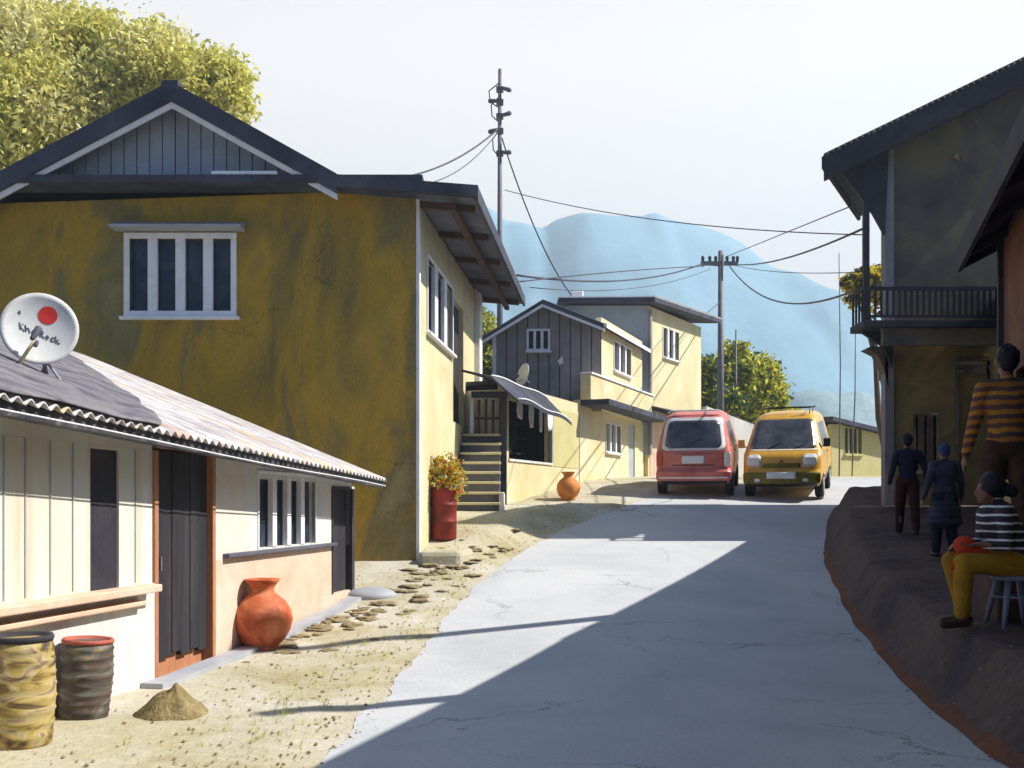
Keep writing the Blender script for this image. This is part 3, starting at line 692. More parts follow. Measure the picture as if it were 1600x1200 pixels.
# stones on the verge
def stone_mesh(i):
    bm = bmesh.new(); bmesh.ops.create_icosphere(bm, subdivisions=3, radius=1)
    for v in bm.verts:
        v.co *= 1 + .75 * noise.noise(v.co * 1.25 + Vector((i * 9, 0, 0))) + .22 * noise.noise(v.co * 3.5 + Vector((i, 3, 0)))
        v.co.z *= .26
    me = bpy.data.meshes.new('flat_stone'); bm.to_mesh(me); bm.free(); me.materials.append(M['stone'])
    for p_ in me.polygons: p_.use_smooth = True
    return me
SM = [stone_mesh(i) for i in range(9)]
spots = [(440, 1010, 34), (470, 995, 22), (500, 985, 30), (548, 978, 26), (530, 965, 24), (575, 968, 24), (560, 955, 18), (590, 955, 22), (600, 980, 18), (610, 945, 20), (640, 955, 20), (655, 940, 26), (640, 925, 18),
         (620, 925, 22), (668, 915, 20), (690, 925, 18), (655, 905, 16), (700, 905, 16), (715, 890, 14), (735, 880, 20), (670, 885, 22), (745, 862, 16), (770, 855, 14), (690, 858, 14), (385, 1035, 14), (500, 1060, 9), (525, 1063, 8), (470, 1075, 7), (365, 1078, 10), (770, 872, 12), (800, 858, 10), (585, 1000, 12), (490, 1093, 7)]
rs = random.Random(5)
for i in range(70):
    u = rs.random(); spots.append((430 + 340 * u + rs.gauss(0, 22), 1010 - 150 * u + rs.gauss(0, 14), rs.uniform(7, 26)))
lab = 'flat brown stone half buried in the pale earth between shed and road'
for i, (px, py, w) in enumerate(spots):
    Y = 6.0
    for _ in range(400):
        x = PX(px, Y)
        if HZ - (gnd(x, Y) - ZC) * F / Y <= py: break
        Y += .05
    x = PX(px, Y); o = bpy.data.objects.new('flat_stone', SM[i % 9]); link(o); r = w * Y / F * .5 * 1.15
    o.location = (x, Y, gnd(x, Y) + r * .06); o.scale = (r, r * random.uniform(.5, 1.3), r * random.uniform(.5, 1)); o.rotation_euler = (0, 0, random.random() * 6)
    props(o, lab, 'stone', 'stones on the pale verge')

# loose gravel and grit on the verge, the road edge and the bank
rg = random.Random(11); mb = MB(); ico = [(0, 0, 1), (.9, 0, .1), (.1, .8, 0), (-.85, .1, .1), (0, -.9, 0), (0, 0, -.5)]
fsi = [(0, 1, 2), (0, 2, 3), (0, 3, 4), (0, 4, 1), (5, 2, 1), (5, 3, 2), (5, 4, 3), (5, 1, 4)]
for i in range(3000):
    Y = 5.2 + 16 * rg.random() ** 1.6
    if rg.random() < .62: X_ = el(Y) - abs(rg.gauss(0, 1.1)) + .10 * rg.random()
    else: X_ = er(Y) + (abs(rg.gauss(0, 1.1)) - .10)
    if X_ < -3.05 + .177 * (Y - 8.14) + .25 and Y < 14: continue
    q = .006 + .016 * rg.random() ** 3; a = rg.random() * 6; z = gz(X_, Y) + .008; sx_, sy_ = q * rg.uniform(.7, 1.5), q * rg.uniform(.6, 1.1)
    mb.add([(X_ + x_ * sx_ * math.cos(a) - y_ * sy_ * math.sin(a), Y + x_ * sx_ * math.sin(a) + y_ * sy_ * math.cos(a), z + z_ * q * .6) for x_, y_, z_ in ico], fsi, rg.randrange(2))
o = mb.build('gravel', [M['stone'], M['soil']]); props(o, 'scattered fine gravel along both road edges', 'gravel', kind='stuff')
# thin dry grass in the verge
mb = MB()
for i in range(260):
    Y = 6 + 15 * rg.random(); X_ = el(Y) - .15 - abs(rg.gauss(0, .5)); z = gz(X_, Y)
    if X_ < -3.05 + .177 * (Y - 8.14) + .3 and Y < 14: continue
    for k in range(7):
        a = rg.random() * 6.28; h_ = rg.uniform(.02, .075); d_ = Vector((math.cos(a), math.sin(a), 0)); p0 = Vector((X_, Y, z)) + d_ * rg.random() * .03; sd_ = Vector((-d_.y, d_.x, 0)) * .0025
        mb.add([p0 - sd_, p0 + sd_, p0 + d_ * h_ * .5 + Vector((0, 0, h_))], [(0, 1, 2)])
o = mb.build('dry_grass', M['leaf_bush']); props(o, 'sparse short grass tufts in the pale verge', 'grass', kind='stuff')

# ---------------------------------------------------------------- leaves
def leaf_arrays(lobes, n, size, seed, clump=.16, shell=.55):
    rg = np.random.default_rng(seed); vol = np.array([l[3] * l[4] * l[5] for l in lobes]) ** .75; vol = vol / vol.sum(); cs = []
    for l, w in zip(lobes, vol):
        k = int(n * w); nc = max(4, k // 26)
        d = rg.normal(size=(nc, 3)); d /= np.linalg.norm(d, axis=1)[:, None]
        d *= (shell + (1 - shell) * rg.random(nc) ** .6)[:, None] * (1 + .18 * rg.normal(size=nc))[:, None]
        cc = np.array(l[:3]) + d * np.array(l[3:6])
        q = cc[rg.integers(0, nc, k)] + rg.normal(size=(k, 3)) * clump * np.array(l[3:6]); cs.append(q)
    c_ = np.concatenate(cs); k = len(c_)
    a = rg.normal(size=(k, 3)); a /= np.linalg.norm(a, axis=1)[:, None]
    b = np.cross(a, rg.normal(size=(k, 3))); b /= np.linalg.norm(b, axis=1)[:, None]
    s_ = size * (.6 + .8 * rg.random(k))[:, None]
    v = np.stack([c_ - a * s_, c_ - b * s_ * .45, c_ + a * s_, c_ + b * s_ * .45], 1).reshape(-1, 3)
    return v, k
def leaves(name, lobes, n, size, mats, parent, seed=1, wts=None, clump=.16, shell=.55):
    v, k = leaf_arrays(lobes, n, size, seed, clump, shell)
    off = np.array(ROOTM[parent].translation); v = v - off
    me = bpy.data.meshes.new(name); me.vertices.add(k * 4); me.vertices.foreach_set('co', v.astype(np.float32).ravel())
    me.loops.add(k * 4); me.loops.foreach_set('vertex_index', np.arange(k * 4, dtype=np.int32))
    me.polygons.add(k); me.polygons.foreach_set('loop_start', np.arange(0, k * 4, 4, dtype=np.int32)); me.polygons.foreach_set('loop_total', np.full(k, 4, dtype=np.int32))
    for m in mats: me.materials.append(m)
    rg = np.random.default_rng(seed + 5); mi = rg.choice(len(mats), k, p=wts).astype(np.int32); me.polygons.foreach_set('material_index', mi)
    me.update(calc_edges=True); me.validate()
    o = bpy.data.objects.new(name, me); link(o); o.parent = parent; return o
def tree(name, label, base, lobes, n, size, mats, trunk_r, seed=1, group=None, wts=None, cat='tree', clump=.16, shell=.55):
    t = thing(name, label, cat, base, 0, group); b = Vector(base)
    leaves('crown', lobes, n, size, mats, t, seed, wts, clump, shell)
    m = MB(); top = Vector(lobes[0][:3]); rnd = random.Random(seed)
    m.tube([b - Vector((0, 0, .3)), b + (top - b) * .3 + Vector((rnd.uniform(-.2, .2), 0, 0)), b + (top - b) * .65, top], [trunk_r, trunk_r * .8, trunk_r * .55, trunk_r * .2], 10)
    for l in lobes[1:]:
        q = Vector(l[:3]); f = rnd.uniform(.3, .6); st = b + (top - b) * f
        m.tube([st, st + (q - st) * .5 + Vector((0, 0, .08 * (q - st).length)), q], [trunk_r * .4, trunk_r * .25, trunk_r * .08], 7)
    m.build('trunk', M['bark'], t); return t
def lobe(px, py, Y, rpx, rpy=None, ry=None):
    c_ = P(px, py, Y); r = rpx * Y / F; return (c_.x, c_.y, c_.z, r, ry or r, (rpy or rpx) * Y / F)
big = [(-60, 130, 33, 130), (60, 100, 32, 85), (60, 200, 31, 95), (150, 80, 32, 55), (230, 110, 31.5, 62), (300, 140, 31, 55), (345, 125, 31, 42), (358, 160, 31, 34), (190, 160, 32, 70), (0, 60, 32, 55), (110, 60, 33, 40), (-40, 260, 31, 90), (265, 90, 32, 36)]
tree('broadleaf_tree', 'huge pale lime green tree rising behind the olive house at upper left', (PX(40, 32), 32, 2), [lobe(*a) for a in big], 190000, .105, [M['leaf_big'], M['leaf_big2']], .5, 3, clump=.20, shell=.3)
tree('broadleaf_tree', 'lime green tree glimpsed between the olive house and the grey gabled house', (PX(752, 29.5), 29.5, 2), [lobe(752, 530, 29.5, 32), lobe(748, 500, 29.8, 18), lobe(757, 575, 29.3, 30), lobe(750, 610, 29.2, 30), lobe(722, 560, 29.5, 30)], 9000, .11, [M['leaf_lime']], .12, 5, shell=.2)
tree('broadleaf_tree', 'tall olive green bushy tree behind the thick utility pole right of the far yellow house', (PX(1155, 41), 41, 2.5), [lobe(1155, 590, 41, 38), lobe(1150, 562, 41, 24), lobe(1190, 600, 41, 32), lobe(1130, 600, 42, 30), lobe(1175, 625, 41, 38), lobe(1205, 625, 41, 24, 16)], 26000, .13, [M['leaf_bush'], M['leaf_dark']], .15, 9, wts=[.8, .2], shell=.25)
tree('broadleaf_tree', 'darker low green tree hard against the far yellow house', (PX(1108, 40), 40, 2.5), [lobe(1108, 590, 40, 22, 26), lobe(1105, 615, 40, 26, 22), lobe(1135, 625, 39.5, 26, 20)], 12000, .13, [M['leaf_dark'], M['leaf_bush']], .12, 10, wts=[.6, .4], shell=.25)
tree('broadleaf_tree', 'small hazy green shrub tree peeping above the yellow van', (PX(1215, 44), 44, 2.5), [lobe(1222, 650, 44, 26, 14), lobe(1200, 655, 44, 26, 12), lobe(1250, 660, 44, 18, 8)], 6000, .12, [M['leaf_bush']], .08, 12, shell=.25)
tree('broadleaf_tree', 'yellow leaved tree behind the left post of the dark balcony house', (PX(1395, 27), 27, 2.3), [lobe(1352, 445, 27, 22, 24), lobe(1330, 440, 27, 16, 14), lobe(1340, 465, 27, 20, 13), lobe(1365, 430, 27, 18, 22), lobe(1395, 460, 27, 30)], 2600, .10, [M['leaf_yellow'], M['leaf_blue']], .10, 14, wts=[.72, .28], clump=.22, shell=.25)
t = C.objects[-2] if False else None

# ---------------------------------------------------------------- red drum with flowers
def flower_drum():
    x, y = -1.15, 17.3; z = max(gnd(x, y), .80) - .01
    t = thing('flower_drum', 'red drum full of yellow flowering plants beside the corner of the olive house', 'planter', (x, y, z))
    r, hh = .215, .86
    m = MB(); m.lathe([(.02, 0), (r * .97, 0), (r, .02), (r, .28), (r + .015, .29), (r, .31), (r, .56), (r + .015, .57), (r, .59), (r, .84), (r + .012, .86), (r - .01, .87), (r - .02, .82), (.02, .81)], (x, y, z), 32, wob=.02)
    m.build('drum', M['red_drum'], t)
    lobes = [(x, y, z + 1.05, .32, .3, .25), (x + .2, y, z + 1.0, .22, .22, .22), (x - .15, y - .05, z + 1.12, .22, .2, .22), (x + .08, y, z + 1.3, .25, .2, .18), (x + .22, y - .1, z + .85, .16, .15, .2)]
    leaves('foliage', lobes, 2600, .035, [M['leaf_flower'], M['leaf_bush'], M['petal_red'], M['petal_white']], t, 22, [.70, .12, .10, .08], clump=.2, shell=.2)
    m = MB(); rnd = random.Random(4)
    for l in lobes: m.tube([(x, y, z + .78), (l[0], l[1], l[2] - .1), (l[0] + .05, l[1], l[2] + .1)], .008, 5)
    m.build('stem', M['bark'], t)
flower_drum()

# ---------------------------------------------------------------- steps and small frame
t = thing('stone_steps', 'flight of cream edged dark steps climbing between the olive house and the shop', 'steps', (-.65, 19, 1.3))
N_ = 8; x0, x1 = -1.13, -.24
mb = MB()
for i in range(N_): mb.box((x0 + .02 * i, 19.0 + .26 * i + .02, .8), (x1, 19.0 + .26 * (i + 1) + .02, 1.36 + .2 * (i + 1) - .05))
mb.box((x0 + .16, 21.1, .8), (x1, 22.9, 2.93)); mb.build('riser_block', M['soffit'], t)
for i in range(N_):
    mb = MB(); mb.box((x0 + .02 * i - .01, 18.97 + .26 * i, 1.36 + .2 * (i + 1) - .049), (x1 + .02, 19.0 + .26 * (i + 1) + .018, 1.36 + .2 * (i + 1)))
    mb.build('tread', M['pale_yellow'], t, bevel=.012)
mb = MB(); mb.box((x1 + .001, 18.98, .8), (x1 + .10, 21.2, 1.75)); mb.build('side_kerb', M['white_wash'], t, bevel=.02)
t = thing('gate', 'small brown barred gate under a dark beam at the top of the steps', 'gate', (-.5, 20.9, 2.8))
for i in range(4):
    mb = MB(); X_ = -.70 + .145 * i; mb.box((X_, 20.88, 2.80), (X_ + .055, 20.92, 3.66 + .02 * (i % 2))); mb.build('bar', M['brown_wood'], t, bevel=.004)
mb = MB(); mb.box((-.77, 20.921, 3.26), (-.20, 20.95, 3.31)); mb.build('rail', M['dark_wood'], t)
for a, b in ((-.86, -.78), (-.20, -.155)):
    mb = MB(); mb.box((a, 20.86, 2.80), (b, 20.94, 3.68)); mb.build('gate_post', M['white_paint'], t, bevel=.006)
t = thing('timber_frame', 'dark timber post and beam standing at the right of the steps', 'post', (-.17, 20.7, 1.4))
mb = MB(); mb.box((-.235, 20.62, 1.2), (-.105, 20.74, 3.68)); mb.build('post', M['dark_wood'], t, bevel=.01)
mb = MB(); mb.box((-.82, 20.62, 3.682), (-.09, 20.76, 3.80)); mb.build('beam', M['dark_wood'], t, bevel=.01)

# ---------------------------------------------------------------- grey gabled house with shop
FF = Fr((-.13, 21), (.43, 1), (1, -.43))
g = thing('gabled_house', 'grey boarded gable house with yellow side and open shop front below', 'house', (1, 24, 1.8))
sF = {p_: FF.S(p_) for p_ in (795, 862, 905, 1000, 945, 968, 981, 991)}
shop = (sF[795], sF[862], 2.47, 3.72); fe = FF.S(1006)
lw = (sF[945], sF[968], FF.Z(956, 706), FF.Z(956, 664)); ld = (sF[981], sF[991], 1.5, FF.Z(986, 663))
mb = MB(); wall(FF, mb, 0, sF[905], .8, 4.0, .18, [shop]); mb.build('shop_wall', M['pale_yellow'], g)
mb = MB(); wall(FF, mb, sF[905], fe, .8, 4.1, .18, [lw, ld], n1=.02); mb.build('lower_wall', M['pale_yellow'], g)
mb = MB(); FF.box(mb, sF[862] + .1, sF[905] - .05, .001, .012, 2.4, 3.75); mb.build('olive_yellow_patch', M['patch_wall'], g, bevel=.004)  # thin olive-yellow patch on the shop wall
mb = MB(); FF.box(mb, .13, fe, -2.0, -1.8, .8, 4.0); FF.box(mb, .13, fe, -1.79, -.185, 3.9, 4.0); mb.build('inner_wall', M['door_dark'], g)
mb = MB(); FF.box(mb, -.01, .12, -2.0, -.185, .8, 3.89); mb.build('end_wall', M['white_wash'], g)
mb = MB(); FF.box(mb, shop[0] - .03, shop[1] + .04, -.1, .03, shop[2] - .05, shop[2]); FF.box(mb, shop[1], shop[1] + .04, -.1, .025, shop[2], shop[3]); mb.build('shop_counter', M['white_wash'], g)
mb = MB(); FF.box(mb, shop[0], shop[1], -.9, -.85, shop[2], shop[3])  # near-black backing and shelves stand in for the shop's interior shade
for i in range(3): FF.box(mb, shop[0], shop[1], -.849, -.65, shop[2] + .2 + .35 * i, shop[2] + .23 + .35 * i)
mb.build('dark_shop_backing', M['glass'], g)
mb = MB(); FF.box(mb, sF[905], fe, .021, .30, 4.101, 4.72); mb.build('parapet', M['yellow_wall'], g, bevel=.02)
mb = MB(); FF.box(mb, sF[905] + .05, fe, .021, .75, 3.96, 4.10); mb.build('parapet_shade_slab', M['roof_dark'], g)  # dark slab added for the band of shade under the parapet
mb = MB(); FF.box(mb, sF[905] - .02, fe, .02, .34, 4.721, 4.77); mb.build('coping', M['white_paint'], g, bevel=.01)
window(FF, g, lw[0], lw[1], lw[2], lw[3], 3, .03, .10, frame=M['white_paint'], proud=.05)
mb = MB(); FF.box(mb, ld[0], ld[1], -.06, -.02, ld[2], ld[3]); mb.build('door', M['gable'], g)
mb = MB(); FF.box(mb, 0, fe, -2.0, -.2, 4.002, 4.08); mb.build('flat_roof', M['roof_dark'], g)
# awning
aw = MB(); a0, a1 = FF.S(757), FF.S(846); n = 16
pts = []
for i in range(n + 1):
    a = a0 + (a1 - a0) * i / n; sg = -.08 + .02 * math.sin(i * .6) - .14 * (i / n) ** 2
    pts.append([FF.p(a, -.5, 4.22 + sg * .3), FF.p(a, .15, 4.10 + sg), FF.p(a, .72, 3.66 + sg * 1.6)])
vs, fs = [], []
for i in range(n + 1):
    for k in range(3): vs.append(pts[i][k])
    for k in range(3): vs.append(pts[i][k] - Vector((0, 0, .05)))
for i in range(n):
    b = i * 6
    for k in range(2): fs += [(b + k, b + k + 1, b + k + 7, b + k + 6), (b + 3 + k, b + 9 + k, b + 10 + k, b + 4 + k)]
    fs += [(b + 2, b + 5, b + 11, b + 8), (b, b + 6, b + 9, b + 3)]
for b in (0, n * 6): fs += [(b, b + 3, b + 4, b + 1), (b + 1, b + 4, b + 5, b + 2)]
aw.add(vs, fs, 0, False).build('awning', M['roof_dark'], g)
mb = MB(); mb.tube([q[2] + Vector((0, 0, .03)) for q in pts], .016, 6); mb.tube([q[1] + Vector((0, 0, .02)) for q in pts], .02, 6); mb.build('awning_edging', M['white_paint'], g)
# upper gable wall
gx0, gx1, gy = -.40, 2.27, 26.0
ax, az = PX(848, 25.7), PZ(468, 25.7)
rl = (-.78, PZ(527, 25.7)); rr = (PX(945, 25.7), PZ(506, 25.7))
def gr(x):
    a, b = (rl, (ax, az)) if x < ax else ((ax, az), rr)
    return a[1] + (b[1] - a[1]) * (x - a[0]) / (b[0] - a[0]) - .1
FG = Fr((0, gy), (1, 0), (0, -1)); gw = (PX(826, gy), PX(856, gy), PZ(546, gy), PZ(518, gy))
mb = MB(); x = gx0
while x < gx1 - .01:
    x1_ = min(x + .27, gx1); xm = x1_ - .025; d_ = .015 * random.random()
    segs = [(3.9, None)]
    if xm > gw[0] and x < gw[1]: segs = [(3.9, gw[2] - .03), (gw[3] + .03, None)]
    for z0, z1 in segs:
        mb.prism([(x, gy - .06 - d_, z0), (xm, gy - .06 - d_, z0), (xm, gy - .06 - d_, z1 or gr(xm)), (x, gy - .06 - d_, z1 or gr(x))], (0, .05, 0))
    x = x1_
mb.build('board_gable', M['grey_board'], g)
mb = MB(); mb.prism([(gx0, gy, 3.9), (gx1, gy, 3.9), (gx1, gy, gr(gx1)), (ax, gy, gr(ax)), (gx0, gy, gr(gx0))], (0, .06, 0)); mb.build('gable_backing', M['dark_wood'], g)
window(Fr((0, gy - .08), (1, 0), (0, -1)), g, gw[0], gw[1], gw[2], gw[3], 3, .05, .07, proud=.05)
mb = MB(); mb.box((gx0 - .10, gy - .10, 3.95), (gx0 - .001, gy + .06, gr(gx0) - .02)); mb.build('corner_board', M['white_paint'], g)
mb = MB(); cx, cz = PX(876, gy), PZ(565, gy)
st = [(.02, .12), (.06, .07), (.05, -.01), (.08, -.05), (.0, -.07), (-.02, -.13), (-.05, -.05), (-.10, .0), (-.05, .03)]
mb.prism([(cx + a, gy - .10, cz + b) for a, b in st], (0, .02, 0)); mb.build('white_patch', M['white_paint'], g)  # small irregular white patch on the gable boards
FU = Fr((gx1, gy), (.395, 1), (1, -.395)); ue = 4.15
uw = (FU.S(959), FU.S(985), FU.Z(972, 582), FU.Z(972, 540))
mb = MB(); wall(FU, mb, 0, ue, 3.95, 6.28, .15, [uw]); mb.build('upper_side_wall', M['yellow_wall'], g)
window(FU, g, uw[0], uw[1], uw[2], uw[3], 3, .03, .12)
def sweepg(mb, ch, thick, y0, y1):
    for (xa, za), (xb, zb) in zip(ch, ch[1:]):
        q = lambda x, z, y: (x + .395 * (y - 26), y, z)
        mb.hexa([q(xa, za - thick, y0), q(xb, zb - thick, y0), q(xb, zb - thick, y1), q(xa, za - thick, y1), q(xa, za, y0), q(xb, zb, y0), q(xb, zb, y1), q(xa, za, y1)])
sx = .395 * .3
ch = [(rl[0] + sx, rl[1]), (ax + sx, az), (rr[0] + sx, rr[1])]
mb = MB(); sweepg(mb, ch, .10, 25.7, 29.9); mb.build('roof', M['roof_dark'], g)
mb = MB(); sweepg(mb, [(a, b + .012) for a, b in ch], .012, 25.72, 29.9)
sweepg(mb, [(a, b - .12) for a, b in ch], .07, 25.66, 25.70)
mb.build('roof_flashing', M['white_paint'], g)
mb = MB(); sweepg(mb, [(ch[2][0] - .02, ch[2][1] + .03), (ch[2][0] + .06, ch[2][1] + .0)], .10, 25.68, 29.95); mb.build('eave_snow_board', M['white_paint'], g)
# its back walls
mb = MB(); mb.box((-.39, 26.07, 3.9), (-.25, 29.5, 5.6)); mb.box((-.25, 29.4, 3.9), (3.4, 29.5, 6.1)); mb.build('rear_wall', M['grey_board'], g)
c = P(816, 588, 21.9)
dish('small white satellite dish on the awning of the shop', (c.x, c.y, c.z + .02), .27, (-.95, -.45, .25), mast_to=(c.x + .0, c.y + .05, 4.16), deco=False)
# clothes hung in the shop opening
for i, (px, w_, l_, nm, lb) in enumerate([(806, .30, .36, 'white_cloth', 'leftmost pale cloth hanging in the shop opening'), (824, .34, .50, 'white_cloth', 'broad white cloth hanging in the middle of the shop opening'), (839, .20, .56, 'white_cloth', 'narrow white cloth hanging in the shop opening'), (853, .26, .50, 'white_cloth', 'rightmost pale cloth hanging in the shop opening')]):
    a = FF.S(px); m = MB(); K = 7; vs = []; fs = []
    for sd in (0, 1):
        for j in range(K + 1):
            for k in range(6):
                q = j / K; ww_ = w_ * (.6 + .5 * math.sin(math.pi * min(1, q * .8 + .15)))
                vs.append(FF.p(a + (k / 5 - .5) * ww_, .10 + .02 * math.sin(k * 2 + i) - .012 * sd, shop[3] - .03 - q * l_ + .02 * math.sin(k * 1.3 + i) * q))
    o_ = (K + 1) * 6
    for j in range(K):
        for k in range(5): b = j * 6 + k; fs += [(b, b + 1, b + 7, b + 6), (o_ + b, o_ + b + 6, o_ + b + 7, o_ + b + 1)]
        for k in (0, 5): b = j * 6 + k; fs.append((b, b + 6, o_ + b + 6, o_ + b))
    for b0 in (0, K * 6):
        for k in range(5): fs.append((b0 + k, b0 + k + 1, o_ + b0 + k + 1, o_ + b0 + k))
    o = m.add(vs, fs, 0, True).build('hanging_cloth', M['white_paint'], origin=FF.p(a, .03, shop[3])); props(o, lb, 'cloth', 'cloths hanging in the shop opening')

# ---------------------------------------------------------------- far yellow block
t = thing('yellow_block_house', 'tall yellow flat roofed house behind the red van', 'house', (4.5, 31.5, 2))
FT = Fr((4.03, 30.3), (.605, 1), (1, -.605)); te = 4.35
tw = (FT.S(1036), FT.S(1060), FT.Z(1048, 560), FT.Z(1048, 516))
mb = MB(); wall(FT, mb, 0, te, 1.5, 7.42, .2, [tw]); mb.build('side_wall', M['yellow_wall'], t)
window(FT, t, tw[0], tw[1], tw[2], tw[3], 3, .03, .14)
mb = MB(); mb.box((1.6, 30.301, 3), (4.02, 30.5, 7.42)); mb.build('front_wall', M['painted_shade'], t)
q = FT.p(te, 0, 0); mb = MB(); mb.box((1.6, q.y - .2, 2), (q.x - .3, q.y, 7.4)); mb.box((1.6, 30.51, 2), (1.75, q.y - .21, 7.4)); mb.build('rear_wall', M['painted_shade'], t)
mb = MB()
A = [(1.35, 29.85, 7.43), (4.15, 29.75, 7.43), (q.x + .75, q.y + .35, 7.62), (1.35, q.y + .4, 7.62)]
mb.hexa([Vector(a) for a in A] + [Vector(a) + Vector((0, 0, .13)) for a in A]); mb.build('roof', M['roof_dark'], t)
mb = MB(); mb.hexa([Vector(a) + Vector((0, 0, .131)) for a in A] + [Vector(a) + Vector((.03, 0, .17)) for a in A]); mb.build('roof_coping', M['white_paint'], t)
mb = MB(); FT.box(mb, -.02, .10, .001, .09, 3.0, 7.3); mb.build('drainpipe', M['grey_board'], t)
mb = MB(); zc = 4.36
mb.hexa([FT.p(-.1, .0, zc), FT.p(te, .0, zc), FT.p(te, .8, zc - .25), FT.p(-.1, .8, zc - .25), FT.p(-.1, .0, zc + .12), FT.p(te, .0, zc + .12), FT.p(te, .8, zc - .12), FT.p(-.1, .8, zc - .12)]); mb.build('awning', M['roof_dark'], t)
mb = MB(); FT.box(mb, 0.12, te, .001, .02, 1.6, 4.25); mb.build('lower_facing', M['pink'], t)
mb = MB(); mb.box((PX(893, 29.9), 29.95, 7.56), (PX(912, 29.9), 30.5, 7.8)); mb.build('water_tank', M['white_paint'], t, bevel=.04)
# white sloping wall added to stand in for the bright area behind the vans
m = MB(); FCW = Fr((6.5, 34.6), (.8, .6), (.6, -.8))
Lw = 4.6
m.hexa([FCW.p(0, -.1, 1.8), FCW.p(Lw, -.1, 1.8), FCW.p(Lw, .1, 1.8), FCW.p(0, .1, 1.8), FCW.p(0, -.1, 4.85), FCW.p(Lw, -.1, 3.9), FCW.p(Lw, .1, 3.9), FCW.p(0, .1, 4.85)])
m = m.build('added_white_wall', M['white_wash'], origin=(7.7, 35.5, 2.4)); props(m, 'added white sloping wall standing in for the bright area behind the two vans', 'wall')
# far right low house
t = thing('low_house', 'low olive yellow house with dark sloping roof right of the yellow van', 'house', (11, 33, 2.4))
FL = Fr((PX(1299, 32), 32), (.87, .5), (.5, -.87)); Ll = 3.2
lwin = (FL.S(1320), FL.S(1346), 3.15, 3.95)
mb = MB(); wall(FL, mb, 0, Ll, 1.6, 4.05, .15, [lwin]); mb.build('wall', M['patch_wall'], t)
mb = MB(); FL.box(mb, .0, .15, -2.5, -.16, 1.6, 4.0); FL.box(mb, .0, Ll, -2.65, -2.5, 1.6, 4.0); FL.box(mb, Ll - .15, Ll, -2.5, -.16, 1.6, 3.6); mb.build('rear_wall', M['patch_wall'], t)
window(FL, t, *lwin, 4, .03, .05, frame=M['patch_wall'], proud=.02)
mb = MB(); mb.hexa([FL.p(-.3, -2.8, 4.25), FL.p(Ll + .3, -2.8, 3.75), FL.p(Ll + .3, .35, 3.62), FL.p(-.3, .35, 4.12), FL.p(-.3, -2.8, 4.38), FL.p(Ll + .3, -2.8, 3.88), FL.p(Ll + .3, .35, 3.75), FL.p(-.3, .35, 4.25)]); mb.build('roof', M['roof_dark'], t)
# thin poles by it
for (a, ya, yb, Y, lb) in ((1311, 395, 745, 30.5, 'taller of two thin dark poles in front of the low yellow house'), (1337, 480, 690, 31.5, 'shorter leaning thin pole before the low yellow house')):
    p0 = P(a, yb, Y); p0.z = gnd(p0.x, Y) - .1; m = MB(); p1 = P(a, ya, Y)
    if a > 1330: p0.x = PX(1331, Y)
    m.tube([p0, (p0 + p1) / 2 + Vector((.04, 0, 0)), p1], [.022, .02, .014], 7)
    o = m.build('thin_pole', M['steel'], origin=p0); props(o, lb, 'pole')

# ---------------------------------------------------------------- dark balcony house (right)
RY = 17.95; EX = PX(1290, RY); EZ = PZ(247, RY)
r1 = thing('balcony_house', 'tall dark weathered house with a railed balcony on the right of the road', 'house', (8.5, 18.5, 1.5))
FR = Fr((0, 18.5), (1, 0), (0, -1)); bx0 = PX(1385, 18.5)
mb = MB()
zr = lambda x: EZ + .484 * (x - EX)
mb.prism([(bx0, 18.5, 4.55), (13, 18.5, 4.55), (13, 18.5, zr(13) - .15), (bx0, 18.5, zr(bx0) - .15)], (0, .25, 0)); mb.build('upper_wall', M['r_dark'], r1)
dd = (PX(1497, 18.5), PX(1546, 18.5), 1.3, PZ(560, 18.5)); ww1 = (PX(1430, 18.5), PX(1462, 18.5), PZ(735, 18.5), PZ(650, 18.5))
mb = MB(); wall(FR, mb, bx0 + .03, 13, .6, 4.549, .25, [dd, ww1]); mb.build('lower_wall', M['r_olive'], r1)
window(FR, r1, *ww1, 3, .04, .12, frame=M['r_dark'], bars=M['r_dark'])
mb = MB(); FR.box(mb, dd[0], dd[1], -.12, -.06, dd[2], dd[3] - .25)
d = mb.build('door', M['r_olive'], r1)
mb = MB(); FR.box(mb, dd[0], dd[1], -.10, .0, dd[3] - .2, dd[3] - .12); FR.box(mb, dd[0] - .06, dd[0], -.1, .03, dd[2], dd[3]); FR.box(mb, dd[1], dd[1] + .06, -.1, .03, dd[2], dd[3]); FR.box(mb, dd[0], dd[1], -.1, .03, dd[3] - .04, dd[3] + .04); mb.build('door_frame', M['r_dark'], r1)
mb = MB(); mb.hexa([(bx0 + .02, 18.76, .6), (bx0 + .22, 18.76, .6), (bx0 + 1.6, 21, .6), (bx0 + 1.4, 21, .6), (bx0 + .02, 18.76, 7.8), (bx0 + .22, 18.76, 7.8), (bx0 + 1.6, 21, 7.8), (bx0 + 1.4, 21, 7.8)]); mb.box((bx0 + 1.4, 21.01, .6), (13, 21.2, 7.8)); mb.build('side_wall', M['r_dark'], r1)
mb = MB(); mb.box((bx0 - .06, 18.40, 1.0), (bx0 + .10, 18.60, 7.9)); mb.build('corner_board', M['grey_board'], r1)
